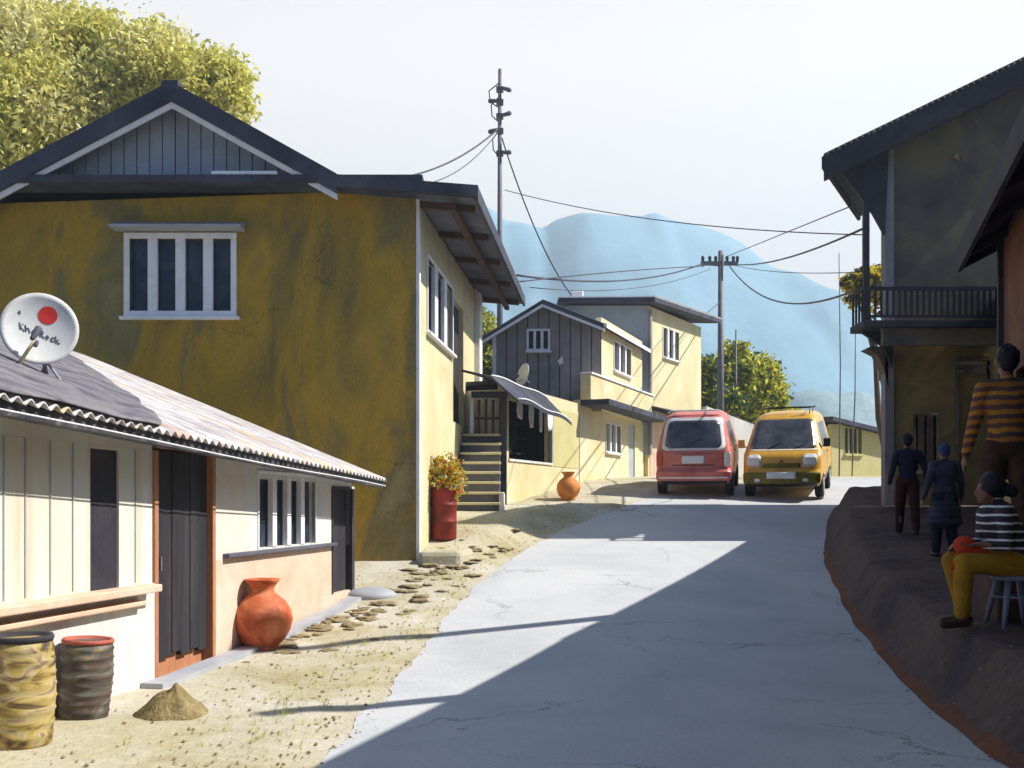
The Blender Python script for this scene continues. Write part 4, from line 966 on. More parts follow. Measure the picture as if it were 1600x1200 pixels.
# roof
def rsw(mb, xa, xb, za, zb, y0, y1, sh=.53):
    q = lambda x, z, y: (x + sh * (y - RY), y, z)
    mb.hexa([q(xa, za, y0), q(xb, za + .484 * (xb - xa), y0), q(xb, za + .484 * (xb - xa), y1), q(xa, za, y1), q(xa, zb, y0), q(xb, zb + .484 * (xb - xa), y0), q(xb, zb + .484 * (xb - xa), y1), q(xa, zb, y1)])
mb = MB(); rsw(mb, EX, 11.7, EZ - .10, EZ + .02, RY, 21.2); mb.build('roof', M['roof_dark'], r1)
mb = MB(); rsw(mb, EX - .02, 11.7, EZ - .41, EZ + .06, RY - .06, RY - .001); mb.build('barge_board', M['dark_wood'], r1)
mb = MB(); K = 60
for i in range(K):
    xa = EX + 6.1 * i / K; mb.cap((xa, RY - .08, EZ + .04 + .484 * (xa - EX)), (xa + .0, RY + .1, EZ + .04 + .484 * (xa - EX)), .035, n=6)
mb.build('roof_tile_edge', M['edge_tin'], r1)
mb = MB(); rsw(mb, EX - .06, EX, EZ - .2, EZ + .01, RY - .04, 21.2); mb.build('eave_board', M['dark_wood'], r1)
# the gable bracket (triangular boarding under the eave)
mb = MB(); mb.prism([(5.75, 18.35, zr(5.75) - .02), (bx0, 18.35, zr(bx0) - .16), (bx0 - .08, 18.35, 6.35), (bx0 - .3, 18.35, 6.75)], (0, .08, 0)); mb.build('eave_bracket', M['dark_wood'], r1)
# balcony
by0, by1 = 17.75, 18.49; fx0, fx1 = PX(1350, 17.75), 8.6; fz = PZ(500, by0)
mb = MB(); mb.box((fx0, by0, fz - .12), (fx1, by1, fz)); mb.build('balcony_floor', M['dark_wood'], r1, bevel=.01)
mb = MB(); mb.box((bx0 - .3, by0 + .1, fz - .42), (fx1, by0 + .2, fz - .121)); mb.build('balcony_beam', M['r_dark'], r1)
tz = PZ(450, by0)
mb = MB(); mb.box((fx0, by0, tz - .035), (fx1, by0 + .05, tz + .025)); mb.box((fx0, by0 + .051, tz - .035), (fx0 + .05, by1, tz + .025)); mb.box((fx0, by0, fz + .05), (fx1, by0 + .04, fz + .09)); mb.build('handrail', M['rail'], r1)
x = fx0 + .08
while x < fx1:
    mb = MB(); mb.box((x, by0 + .005, fz + .091), (x + .035, by0 + .035, tz - .036)); mb.build('baluster', M['rail'], r1); x += .105
for i in range(4):
    mb = MB(); yy = by0 + .14 + .16 * i; mb.box((fx0 + .008, yy, fz + .001), (fx0 + .04, yy + .035, tz - .036)); mb.build('baluster', M['rail'], r1)
for (X_, Y_) in ((PX(1353, 18.38), 18.38),):
    mb = MB(); mb.box((X_ - .05, Y_ - .05, fz + .001 if Y_ > 18 else fz - .001), (X_ + .05, Y_ + .05, zr(X_ - .53 * (Y_ - RY)) - .12)); mb.build('balcony_post', M['dark_wood'], r1)
mb = MB(); mb.prism([(fx0 + .1, 18.2, fz - .121), (bx0, 18.2, fz - .121), (bx0, 18.2, fz - .75), (bx0 - .14, 18.2, fz - .4)], (0, .1, 0)); mb.build('balcony_bracket', M['dark_wood'], r1)
zq = PZ(545, 18.4); mb = MB(); mb.prism([(PX(1353, 18.4), 18.4, zq), (PX(1362, 18.4), 18.4, zq + .05), (bx0, 18.4, zq + .04), (bx0, 18.4, zq - .75), (bx0 - .08, 18.4, zq - .35), (bx0 - .2, 18.4, zq - .1)], (0, .3, 0)); mb.build('lower_bracket', M['r_dark'], r1)
mb = MB(); vx, vz = PX(1496, 18.4), PZ(243, 18.4); mb.prism([(vx - .05, 18.44, vz), (vx + .02, 18.44, vz + .06), (vx + .05, 18.44, vz - .06)], (0, .055, 0)); mb.build('vent_flap', M['r_olive'], r1)
mb = MB(); FR.box(mb, PX(1430, 18.5), PX(1500, 18.5), .001, .05, PZ(760, 18.5), PZ(752, 18.5)); FR.box(mb, PX(1505, 18.5), PX(1540, 18.5), .001, .03, PZ(585, 18.5), PZ(572, 18.5)); mb.build('string_course', M['r_dark'], r1)

# near right house whose eave crosses the frame edge
r2 = thing('rust_house', 'near house with a rust red wall and deep dark eave at the right edge', 'house', (5, 9, .5))
FN = Fr((5.03, 10.5), (-.32, -1), (-1, .32))     # s runs towards the viewer
nd = (1.05, 1.95, .3, 2.75)
mb = MB(); wall(FN, mb, 0, 15, 2.5, 4.3, .25, [(nd[0], nd[1], 2.5, 2.75)]); mb.build('upper_wall', M['rust_wall'], r2)
mb = MB(); wall(FN, mb, 0, 15, -.3, 2.499, .25, [(nd[0], nd[1], .3, 2.5)], n1=.004); mb.build('lower_wall', M['r_olive'], r2)
mb = MB(); FN.box(mb, nd[0], nd[1], -.15, -.08, nd[2], nd[3]); mb.build('door', M['door_dark'], r2)
mb = MB(); FN.box(mb, nd[0] - .08, nd[0], -.1, .03, .3, 2.75); FN.box(mb, nd[1], nd[1] + .08, -.1, .03, .3, 2.75); FN.box(mb, nd[0], nd[1], -.1, .03, 2.75, 2.83); mb.build('door_frame', M['brown_wood'], r2)
mb = MB(); FN.box(mb, -.02, .08, -.02, .05, .3, 4.2); mb.build('corner_post', M['dark_wood'], r2)
q = FN.p(0, 0, 0)
mb = MB(); mb.prism([(5.06, 10.5, -.3), (9.0, 10.5, -.3), (9.0, 10.5, 4.6), (7.6, 10.5, 5.3), (5.06, 10.5, 4.25)], (0, -.2, 0)); FN.box(mb, 0.3, 15, -4.0, -3.8, -.3, 4.6); mb.build('end_wall', M['r_dark'], r2)
def nroof(mb, n0, n1, z0, z1, th, a0, a1, vert=0):
    mb.hexa([FN.p(a0, n0, z0 - th), FN.p(a1, n0, z0 - th), FN.p(a1, n1, z1 - th), FN.p(a0, n1, z1 - th), FN.p(a0, n0, z0), FN.p(a1, n0, z0), FN.p(a1, n1, z1), FN.p(a0, n1, z1)])
mb = MB(); nroof(mb, .36, -2.1, 4.20, 5.45, .10, -.28, 15); nroof(mb, -2.101, -4.4, 5.45, 4.4, .10, -.28, 15); mb.build('roof', M['roof_dark'], r2)
mb = MB(); nroof(mb, .36, .40, 4.24, 4.24, .26, -.28, 15); nroof(mb, .40, -2.1, 4.25, 5.5, .26, -.33, -.281); mb.build('fascia', M['dark_wood'], r2)
for i in range(9):
    mb = MB(); nroof(mb, .34, .0, 4.10, 4.27, .09, .3 + i * 1.1, .38 + i * 1.1); mb.build('rafter', M['dark_wood'], r2)
# two unseen bamboo poles added over the roofs for their shadow streaks
for a, b, lb in (((6.42, 12.15, 5.2), (5.70, 9.75, 8.5), 'long unseen bamboo pole added on the unseen house roof to cast a street shadow'), ((5.0, 8.5, 4.3), (4.83, 7.1, 6.6), 'shorter unseen bamboo pole added on the rust red house roof to cast a shadow')):
    o = MB().tube([a, b], .12, 8, r1=.09).build('added_shadow_pole', M['bark'], origin=a); props(o, lb, 'pole')
# unseen middle house added to shade the road, behind the near one
r3 = thing('added_shade_house', 'unseen house added to shade the road between the rust red and balcony houses', 'house', (7.5, 14, .8))
FM = Fr((6.0, 10.75), (.395, 1), (-1, .395)); Lm = 8.15
mb = MB(); wall(FM, mb, 0, Lm, -.2, 5.1, .2, [(1.2, 2.1, .6, 2.7), (3.4, 4.6, 1.9, 3.0)]); mb.build('front_wall', M['r_olive'], r3)
window(FM, r3, 3.4, 4.6, 1.9, 3.0, 3, .06, .1)
mb = MB(); FM.box(mb, 1.2, 2.1, -.12, -.06, .6, 2.7); mb.build('door', M['door_dark'], r3)
mb = MB(); FM.box(mb, .0, .2, -3.0, -.201, -.2, 5.1); FM.box(mb, Lm - .2, Lm, -3.0, -.201, -.2, 5.1); FM.box(mb, 0, Lm, -3.2, -3.0, -.2, 5.1); mb.build('end_wall', M['r_dark'], r3)
mb = MB(); mb.hexa([FM.p(-.2, -3.3, 5.3), FM.p(Lm + .3, -3.3, 5.3), FM.p(Lm + .3, .3, 5.12), FM.p(-.2, .3, 5.12), FM.p(-.2, -3.3, 5.42), FM.p(Lm + .3, -3.3, 5.42), FM.p(Lm + .3, .3, 5.24), FM.p(-.2, .3, 5.24)]); mb.build('roof', M['roof_dark'], r3)

# ---------------------------------------------------------------- vans
def lerp(tb, z): return interp(tb, z)
def van(name, label, px, Y, yaw, paint, kind):
    x = PX(px, Y); z = gnd(x, Y) + .01
    t = thing(name, label, 'van', (x, Y, z), -yaw)
    Ln = 3.25
    if kind == 'rear':
        yf = [(.28, .03), (.36, -.06), (.56, -.07), (.62, -.01), (.98, .0), (1.05, .03), (1.62, .24), (1.78, .36), (1.84, .70)]
        yb = [(.28, Ln), (.8, Ln), (1.0, Ln - .3), (1.62, Ln - .9), (1.84, Ln - 1.2)]
    else:
        yf = [(.28, .06), (.36, -.05), (.58, -.06), (.64, 0), (.90, .03), (1.02, .16), (1.08, .26), (1.68, .80), (1.78, .95), (1.84, 1.2)]
        yb = [(.28, Ln), (1.0, Ln), (1.6, Ln - .2), (1.78, Ln - .35), (1.84, Ln - .7)]
    wt = [(.28, .76), (.40, .80), (.62, .82), (.98, .82), (1.06, .80), (1.66, .66), (1.76, .60), (1.82, .50), (1.84, .40)]
    zs = [.28, .32, .36, .46, .56, .60, .62, .66, .8, .92, .98, 1.02, 1.06, 1.15, 1.3, 1.45, 1.58, 1.66, 1.72, 1.76, 1.80, 1.82, 1.84]
    def loop(z):
        w, a, b = lerp(wt, z), lerp(yf, z), lerp(yb, z); r = .16; pts = []
        for (cx_, cy_, s0) in ((w - r, a + r, -90), (w - r, b - r, 0), (-w + r, b - r, 90), (-w + r, a + r, 180)):
            for k in range(6):
                q = R(s0 + 90 * k / 5); pts.append(Vector((cx_ + r * math.cos(q), cy_ + r * math.sin(q), z)))
        # slight crown of the front/rear face
        return [Vector((p_.x, p_.y - (.05 * (1 - (p_.x / w) ** 2) if p_.y < a + .1 else 0), p_.z)) for p_ in pts]
    vs, fs = [], []
    # denser face columns: subdivide each loop side
    def dense(pts):
        out = []
        n_ = len(pts)
        for i in range(n_):
            p_, q_ = pts[i], pts[(i + 1) % n_]; out.append(p_)
            if (q_ - p_).length > .3:
                k = 8
                for j in range(1, k):
                    u = p_.lerp(q_, j / k)
                    out.append(u)
        return out
    def face_y(xx, z):
        w = lerp(wt, z); return lerp(yf, z) - .05 * (1 - (xx / w) ** 2)
    rings = []
    for z in zs:
        d_ = dense(loop(z)); w = lerp(wt, z)
        for p_ in d_:
            if abs(p_.x) < w - .161 and p_.y < lerp(yf, z) + .1: p_.y = face_y(p_.x, z)
        rings.append(d_)
    n_ = len(rings[0])
    for r_ in rings: vs += r_
    for i in range(len(rings) - 1):
        for j in range(n_): fs.append((i * n_ + j, i * n_ + (j + 1) % n_, (i + 1) * n_ + (j + 1) % n_, (i + 1) * n_ + j))
    fs += [tuple(range(n_))[::-1], tuple(range((len(rings) - 1) * n_, len(rings) * n_))]
    body = MB().add(vs, fs, 0, True).build('body', paint, t, world=False)
    def fpatch(nm, rows, mat, off=.008, parent=t, K=10, th=.03):
        vs, fs = [], []
        for (z, xl, xr_) in rows:
            for j in range(K + 1): xx = xl + (xr_ - xl) * j / K; vs.append(Vector((xx, face_y(xx, z) - off, z)))
        m_ = len(rows); b = len(vs)
        vs += [v + Vector((0, th, 0)) for v in vs]
        for i in range(m_ - 1):
            for j in range(K): q = i * (K + 1) + j; fs.append((q, q + 1, q + K + 2, q + K + 1))
        edge = [j for j in range(K + 1)] + [i * (K + 1) + K for i in range(1, m_)] + [(m_ - 1) * (K + 1) + j for j in range(K - 1, -1, -1)] + [i * (K + 1) for i in range(m_ - 2, 0, -1)]
        for a_, b_ in zip(edge, edge[1:] + edge[:1]): fs.append((a_, b_, b_ + b, a_ + b))
        return MB().add(vs, fs, 0, True).build(nm, mat, parent, world=False)
    def rr_rows(z0, z1, wl0, wr0, wl1, wr1, rad, nseg=6):
        """rounded quad rows, left/right x at bottom and top"""
        rows = []
        zz = sorted(set([z0 + rad * (1 - math.cos(R(90 * k / nseg))) for k in range(nseg + 1)] + [z1 - rad * (1 - math.cos(R(90 * k / nseg))) for k in range(nseg + 1)] + [z0 + (z1 - z0) * k / 6 for k in range(1, 6)]))
        for z in zz:
            f = (z - z0) / (z1 - z0); l = wl0 + (wl1 - wl0) * f; r_ = wr0 + (wr1 - wr0) * f
            dz = min(z - z0, z1 - z); ins = rad - math.sqrt(max(0, rad ** 2 - (rad - min(dz, rad)) ** 2))
            rows.append((z, l + ins, r_ - ins))
        return rows
    def spatch(nm, side, z0, z1, y0b, y1b, y0t, y1t, mat, off=.006, parent=t):
        vs, fs = [], []; K = 6
        for i in range(K + 1):
            f = i / K; z = z0 + (z1 - z0) * f; w = lerp(wt, z) + off
            vs += [Vector((side * w, y0b + (y0t - y0b) * f, z)), Vector((side * w, y1b + (y1t - y1b) * f, z))]
        b = len(vs); vs += [v - Vector((side * .03, 0, 0)) for v in vs]
        for i in range(K):
            q = 2 * i; fs += [(q, q + 1, q + 3, q + 2), (q, q + 2, b + q + 2, b + q), (q + 1, b + q + 1, b + q + 3, q + 3)]
        fs += [(0, b, b + 1, 1), (2 * K, 2 * K + 1, b + 2 * K + 1, b + 2 * K)]
        return MB().add(vs, fs, 0, False).build(nm, mat, parent, world=False)
    if kind == 'rear':
        fr_ = fpatch('window_surround', rr_rows(1.02, 1.72, -.70, .70, -.60, .60, .12), M['white_paint'], .006)
        fpatch('rear_window', rr_rows(1.07, 1.66, -.63, .62, -.54, .54, .12), M['car_glass'], .016)
        fpatch('number_plate', rr_rows(.74, .90, -.24, .24, -.24, .24, .03), M['white_paint'], .02)
        fpatch('plate_recess', rr_rows(.69, .71, -.45, .45, -.45, .45, .005), M['black_plastic'], .008)
        fpatch('tailgate_groove', rr_rows(.945, .955, -.40, .40, -.40, .40, .003), M['black_plastic'], .006)
        for s_ in (-1, 1): fpatch('tail_light', rr_rows(.66, .98, *( (.66, .80, .66, .80) if s_ > 0 else (-.80, -.66, -.80, -.66) ), .05), M['lamp_red'] if s_ < 0 else M['lamp_glass'], .012, K=4)
        fpatch('bumper', rr_rows(.37, .60, -.80, .80, -.80, .80, .06), paint, .035)
        fpatch('bumper_trim', rr_rows(.42, .45, -.74, .74, -.74, .74, .01), M['white_paint'], .045)
        fpatch('lower_apron', rr_rows(.285, .365, -.70, .70, -.72, .72, .02), M['black_plastic'], .03)
        m_ = MB(); m_.tube([(-.58, .38, 1.82), (-.5, .36, 1.87), (.5, .36, 1.87), (.58, .38, 1.82)], .018, 6); m_.build('roof_rail', M['white_paint'], t, world=False)
        m_ = MB(); m_.cap((-.30, -.09, 1.09), (.18, .0, 1.28), .010, n=6); m_.build('rear_wiper', M['black_plastic'], t, world=False)
    else:
        fpatch('windscreen', rr_rows(1.08, 1.70, -.70, .70, -.58, .58, .08), M['car_glass'], .012)
        fpatch('windscreen_seal', rr_rows(1.055, 1.072, -.72, .72, -.72, .72, .005), M['white_paint'], .014)
        for s_ in (-1, 1):
            hl = fpatch('headlight', rr_rows(.74, .98, *((.44, .74, .44, .72) if s_ > 0 else (-.74, -.44, -.72, -.44)), .08), M['lamp_glass'], .018, K=6)
            fpatch('turn_signal', rr_rows(.70, .75, *((.40, .68, .40, .68) if s_ > 0 else (-.68, -.40, -.68, -.40)), .02), M['pink'], .024, K=4, parent=hl)
        fpatch('grille', rr_rows(.69, .79, -.40, .40, -.38, .38, .03), M['olive_trim'], .014)
        fpatch('bumper', rr_rows(.36, .60, -.80, .80, -.80, .80, .05), M['olive_trim'], .03)
        fpatch('number_plate', rr_rows(.47, .61, -.30, .30, -.30, .30, .01), M['white_paint'], .05)
        fpatch('lower_apron', rr_rows(.285, .355, -.72, .72, -.74, .74, .02), M['black_plastic'], .03)
        for s_ in (-1, 1): fpatch('fog_lamp', rr_rows(.40, .47, s_ * .5 - .06, s_ * .5 + .06, s_ * .5 - .06, s_ * .5 + .06, .034), M['lamp_glass'], .045, K=4)
        m_ = MB(); e = face_y(0, .84) - .02; m_.prism([(-.06, e, .80), (0, e, .87), (.06, e, .80), (.03, e, .80), (0, e, .835), (-.03, e, .80)], (0, .02, 0)); m_.build('badge', M['black_plastic'], t, world=False)
        m_ = MB()
        for yy in (1.05, 1.9):
            m_.tube([(-.50, yy, 1.80), (-.50, yy, 1.93), (.50, yy, 1.93), (.50, yy, 1.80)], .014, 6)
        m_.tube([(-.62, .95, 1.93), (-.50, 1.05, 1.93)], .014, 6); m_.tube([(.30, .95, 1.94), (.62, 1.0, 1.94)], .014, 6)
        for sx_ in (-.5, .5): m_.tube([(sx_, .95, 1.931), (sx_, 2.6, 1.931)], .014, 6)
        m_.build('roof_rack', M['rail'], t, world=False)
        for s_ in (-1, 1):
            m_ = MB(); m_.box((s_ * .83, .42, 1.10), (s_ * .97, .48, 1.28)); m_.tube([(s_ * .79, .5, 1.10), (s_ * .88, .46, 1.16)], .012, 6); m_.build('wing_mirror', M['black_plastic'] if s_ > 0 else paint, t, world=False, bevel=.015)
        for s_ in (-.3, .25):
            m_ = MB(); m_.cap((s_, face_y(s_, 1.09) - .03, 1.09), (s_ + .28, face_y(s_, 1.22) - .03, 1.22), .008, n=6); m_.build('wiper', M['black_plastic'], t, world=False)
    for s_ in (-1, 1):
        a0 = .34 if kind == 'rear' else .75
        spatch('side_window', s_, 1.08, 1.60, a0, a0 + .85, a0 + .16, a0 + .85, M['car_glass'])
        spatch('side_window', s_, 1.08, 1.60, a0 + .93, a0 + 1.75, a0 + .93, a0 + (1.75 if kind != 'rear' else 1.45), M['car_glass'])
        spatch('door_seam', s_, .45, 1.05, a0 + .88, a0 + .90, a0 + .88, a0 + .90, M['black_plastic'], .003)
        m_ = MB(); m_.cap((s_ * .835, a0 + .70, .96), (s_ * .835, a0 + .82, .96), .012, n=6); m_.build('door_handle', M['black_plastic'], t, world=False)
        spatch('sill_trim', s_, .36, .42, .95, Ln - 1.05, .95, Ln - 1.05, M['black_plastic'], .004)
        for yy in (.55, Ln - .65):
            m_ = MB(); m_.lathe([(.01, -.01), (.325, -.01), (.325, .01), (.01, .01)], (s_ * .80, yy, .30), 28, axis='x'); m_.build('wheel_arch', M['black_plastic'], t, world=False)
            m_ = MB(); prof = [(.15, -.085), (.24, -.09), (.272, -.06), (.278, 0), (.272, .06), (.24, .09), (.15, .085)]
            m_.lathe(prof, (s_ * .735, yy, .278), 28, axis='x'); w_ = m_.build('wheel', M['tyre'], t, world=False)
            m_ = MB(); m_.lathe([(.02, -.05), (.155, -.05), (.155, .05), (.13, .05), (.11, .03), (.05, .04), (.02, .05)] if s_ > 0 else [(.02, .05), (.155, .05), (.155, -.05), (.13, -.05), (.11, -.03), (.05, -.04), (.02, -.05)], (s_ * .78, yy, .278), 20, axis='x'); m_.build('rim', M['grey_paint'], w_, world=False)
    t.rotation_euler = (R(6.5), 0, -yaw)
    return t
van('parked_van', 'salmon red van seen from behind with blank white number plate', 1084, 22.3, math.atan(.27), M['car_red'], 'rear')
van('parked_van', 'mustard yellow van with roof rack facing the viewer beside the red van', 1222, 21.9, math.atan(.38), M['car_yellow'], 'front')

# ---------------------------------------------------------------- poles and wires
def upole(label, px, Y, ytop, r, r1):
    x = PX(px, Y); z = gnd(x, Y) - .3; t = thing('utility_pole', label, 'utility pole', (x, Y, z)); zt = PZ(ytop, Y)
    m = MB(); m.tube([(x, Y, z), (x, Y, zt)], r, 10, r1=r1); m.build('pole', M['steel'], t); return t, x, zt
t, x, zt = upole('tall thin grey pole hung with clamps and wire loops behind the olive house', 781, 28.5, 108, .11, .05)
for i, py in enumerate((140, 160, 182, 205, 240)):
    z = PZ(py, 28.5); m = MB()
    sdir = 1 if i % 2 == 0 else -1
    m.box((x - .10, 28.38, z - .05), (x + .10, 28.62, z + .05)); m.cap((x + sdir * .1, 28.4, z), (x + sdir * .26, 28.4, z + .05 * (i % 3 - 1)), .05, .07, 8); m.build('insulator', M['steel'], t)
for i, (py, w_) in enumerate(((150, .30), (172, .24), (225, .2))):
    z = PZ(py, 28.5); m = MB(); m.tube([(x - .05, 28.4, z + .3), (x - w_, 28.4, z + .1), (x - w_ * .9, 28.4, z - .2), (x - .05, 28.4, z - .35)], .018, 5); m.build('wire_loop', M['cable'], t)
t, x2, zt2 = upole('thick utility pole with a crossarm and insulators behind the far yellow house', 1126, 38, 392, .14, .09)
m = MB(); zc_ = PZ(412, 38); m.box((x2 - .75, 37.85, zc_ - .08), (x2 + .62, 37.99, zc_ + .06)); m.build('crossarm', M['steel'], t)
for q in (-.68, -.42, -.2, .22, .45, .6):
    m = MB(); m.cap((x2 + q, 37.9, zc_ + .06), (x2 + q, 37.9, zc_ + .2), .05, .065, 8); m.build('insulator', M['dark_wood'], t)
m = MB(); m.tube([(x2 - .08, 37.9, zc_ - .1), (x2 - .5, 37.92, zc_ - .05)], .03, 6); m.tube([(x2, 37.86, zc_ - .5), (x2 + .06, 37.86, zc_ + .3)], .05, 6); m.build('brace', M['steel'], t)
t, x3, zt3 = upole('short thin pole standing in the olive green tree beyond the vans', 1150, 39.5, 515, .05, .03)
def cable(label, a, b, sag, r=.02, grp='overhead cables'):
    a, b = Vector(a), Vector(b); pts = [a.lerp(b, i / 20) - Vector((0, 0, sag * 4 * (i / 20) * (1 - i / 20))) for i in range(21)]
    o = MB().tube(pts, r, 6).build('overhead_cable', M['cable'], origin=a); props(o, label, 'cable', grp)
cable('cable running from the tall thin pole down left to the olive roof', P(778, 202, 28.4), P(575, 282, 22), .35, .022)
cable('second fainter cable sagging left below the first from the tall thin pole', P(778, 206, 28.4), P(600, 285, 22), .55, .012)
cable('steep guy cable from the tall thin pole down to the far yellow house roof', P(784, 215, 28.4), P(893, 462, 30), .45, .022)
cable('long cable from the tall thin pole across the sky to the dark balcony house', P(789, 297, 28.4), P(1352, 367, 19), .25, .012)
cable('upper cable from the olive house eave to the crossarm pole', P(808, 430, 23.3), P(1098, 412, 37.9), .35, .026)
cable('lower cable from the olive house eave to the crossarm pole', P(812, 440, 23.3), P(1100, 416, 37.9), -.05, .018)
cable('slack thin cable below the others left of the crossarm pole', P(828, 449, 24.5), P(1110, 420, 37.9), .35, .011)
cable('upper straight cable from the crossarm pole to the balcony house eave', P(1133, 402, 37.9), P(1340, 318, 19.6), .0, .013)
cable('thick cable curving from the crossarm pole to the balcony post', P(1146, 413, 37.9), P(1347, 358, 18.4), .22, .022)
cable('thick sagging cable from the crossarm pole to the balcony railing', P(1140, 416, 37.9), P(1349, 448, 18.4), .75, .022)
cable('thin slack cable from the crossarm pole to the balcony house', P(1146, 414, 37.9), P(1347, 425, 18.4), .12, .010)
cable('short service cable from the far yellow house to the crossarm pole', P(1103, 490, 34), P(1124, 472, 37.9), .02, .014)

# ---------------------------------------------------------------- people
def solid(mb, name, mats, parent, voxel=.012, smooth=6, world=False):
    o = mb.build(name, mats, parent, world=world)
    r = o.modifiers.new('union', 'REMESH'); r.mode = 'VOXEL'; r.voxel_size = voxel; r.use_smooth_shade = True
    s_ = o.modifiers.new('soft', 'SMOOTH'); s_.iterations = smooth; s_.factor = .5
    return o
def hand(mb, wr, d, side, s_=1.0, curl=.5, palm_n=None):
    """palm + five bent fingers from the wrist wr pointing along d"""
    wr = Vector(wr); d = Vector(d).normalized(); sd = Vector(side).normalized(); sd = (sd - d * sd.dot(d)).normalized(); n = d.cross(sd)
    rot = Matrix((sd, n, d)).transposed()
    mb.ell(wr + d * .045 * s_, (.040 * s_, .018 * s_, .052 * s_), rot=rot)
    for i, (o_, L_) in enumerate(((-.029, .062), (-.010, .074), (.010, .070), (.028, .055))):
        p0 = wr + d * .078 * s_ + sd * o_ * s_; c1 = curl * (.7 + .12 * i)
        p1 = p0 + (d * math.cos(c1) + n * math.sin(c1)) * L_ * .5 * s_; p2 = p1 + (d * math.cos(c1 * 2.2) + n * math.sin(c1 * 2.2)) * L_ * .5 * s_
        mb.cap(p0 - d * .02 * s_, p1, .0095 * s_, .009 * s_, 8); mb.cap(p1, p2, .009 * s_, .0075 * s_, 8)
    p0 = wr + d * .02 * s_ - sd * .03 * s_; p1 = p0 + (d * .7 - sd * .6 + n * .3).normalized() * .036 * s_; p2 = p1 + (d * .9 - sd * .15 + n * .4).normalized() * .028 * s_
    mb.cap(p0, p1, .012 * s_, .0105 * s_, 8); mb.cap(p1, p2, .0105 * s_, .009 * s_, 8)
def head(mb, c, k, face):
    """head centred at c, height 2*.115*k, looking along face"""
    c = Vector(c); f = Vector(face).normalized(); u = Vector((0, 0, 1)); rt = f.cross(u).normalized(); rot = Matrix((rt, f, u)).transposed()
    q = lambda a, b, z: c + rot @ Vector((a * k, b * k, z * k))
    mb.ell(q(0, -.01, .02), (.076 * k, .094 * k, .098 * k), rot=rot); mb.ell(q(0, .025, -.045), (.055 * k, .062 * k, .070 * k), rot=rot)
    mb.cap(q(0, .090, .012), q(0, .112, -.026), .009 * k, .015 * k, 8)
    for s_ in (-1, 1):
        mb.ell(q(s_ * .079, -.005, -.005), (.010 * k, .022 * k, .032 * k), rot=rot); mb.ell(q(s_ * .032, .083, .008), (.014 * k, .010 * k, .008 * k), rot=rot); mb.cap(q(s_ * .015, .088, .030), q(s_ * .05, .074, .030), .008 * k, .006 * k, 8)
    mb.cap(q(-.022, .086, -.052), q(.022, .086, -.052), .007 * k, .007 * k, 8); mb.ell(q(0, .07, -.09), (.022 * k, .02 * k, .016 * k), rot=rot)
    return q
def hairm(mb, q, k, long=0):
    mb.ell(q(0, -.022, .035), (.084 * k, .098 * k, .098 * k)); mb.ell(q(0, -.06, -.01), (.074 * k, .055 * k, .08 * k))
    rn = random.Random(int(k * 1000))
    for _ in range(34):
        a, e = rn.uniform(-2.9, -.2) if rn.random() < .75 else rn.uniform(0, 3.1), rn.uniform(-.5, 1.4)
        p_ = q(.078 * math.cos(a) * math.cos(e), -.02 + .092 * math.sin(a) * math.cos(e), .035 + .092 * math.sin(e)); mb.cap(p_, p_ + Vector((rn.uniform(-.012, .012), rn.uniform(-.012, .012), -.02)) * k, rn.uniform(.012, .022) * k, .008 * k, 6)
    if long: mb.cap(q(0, -.07, -.03), q(0, -.085, -long), .06 * k, .04 * k)
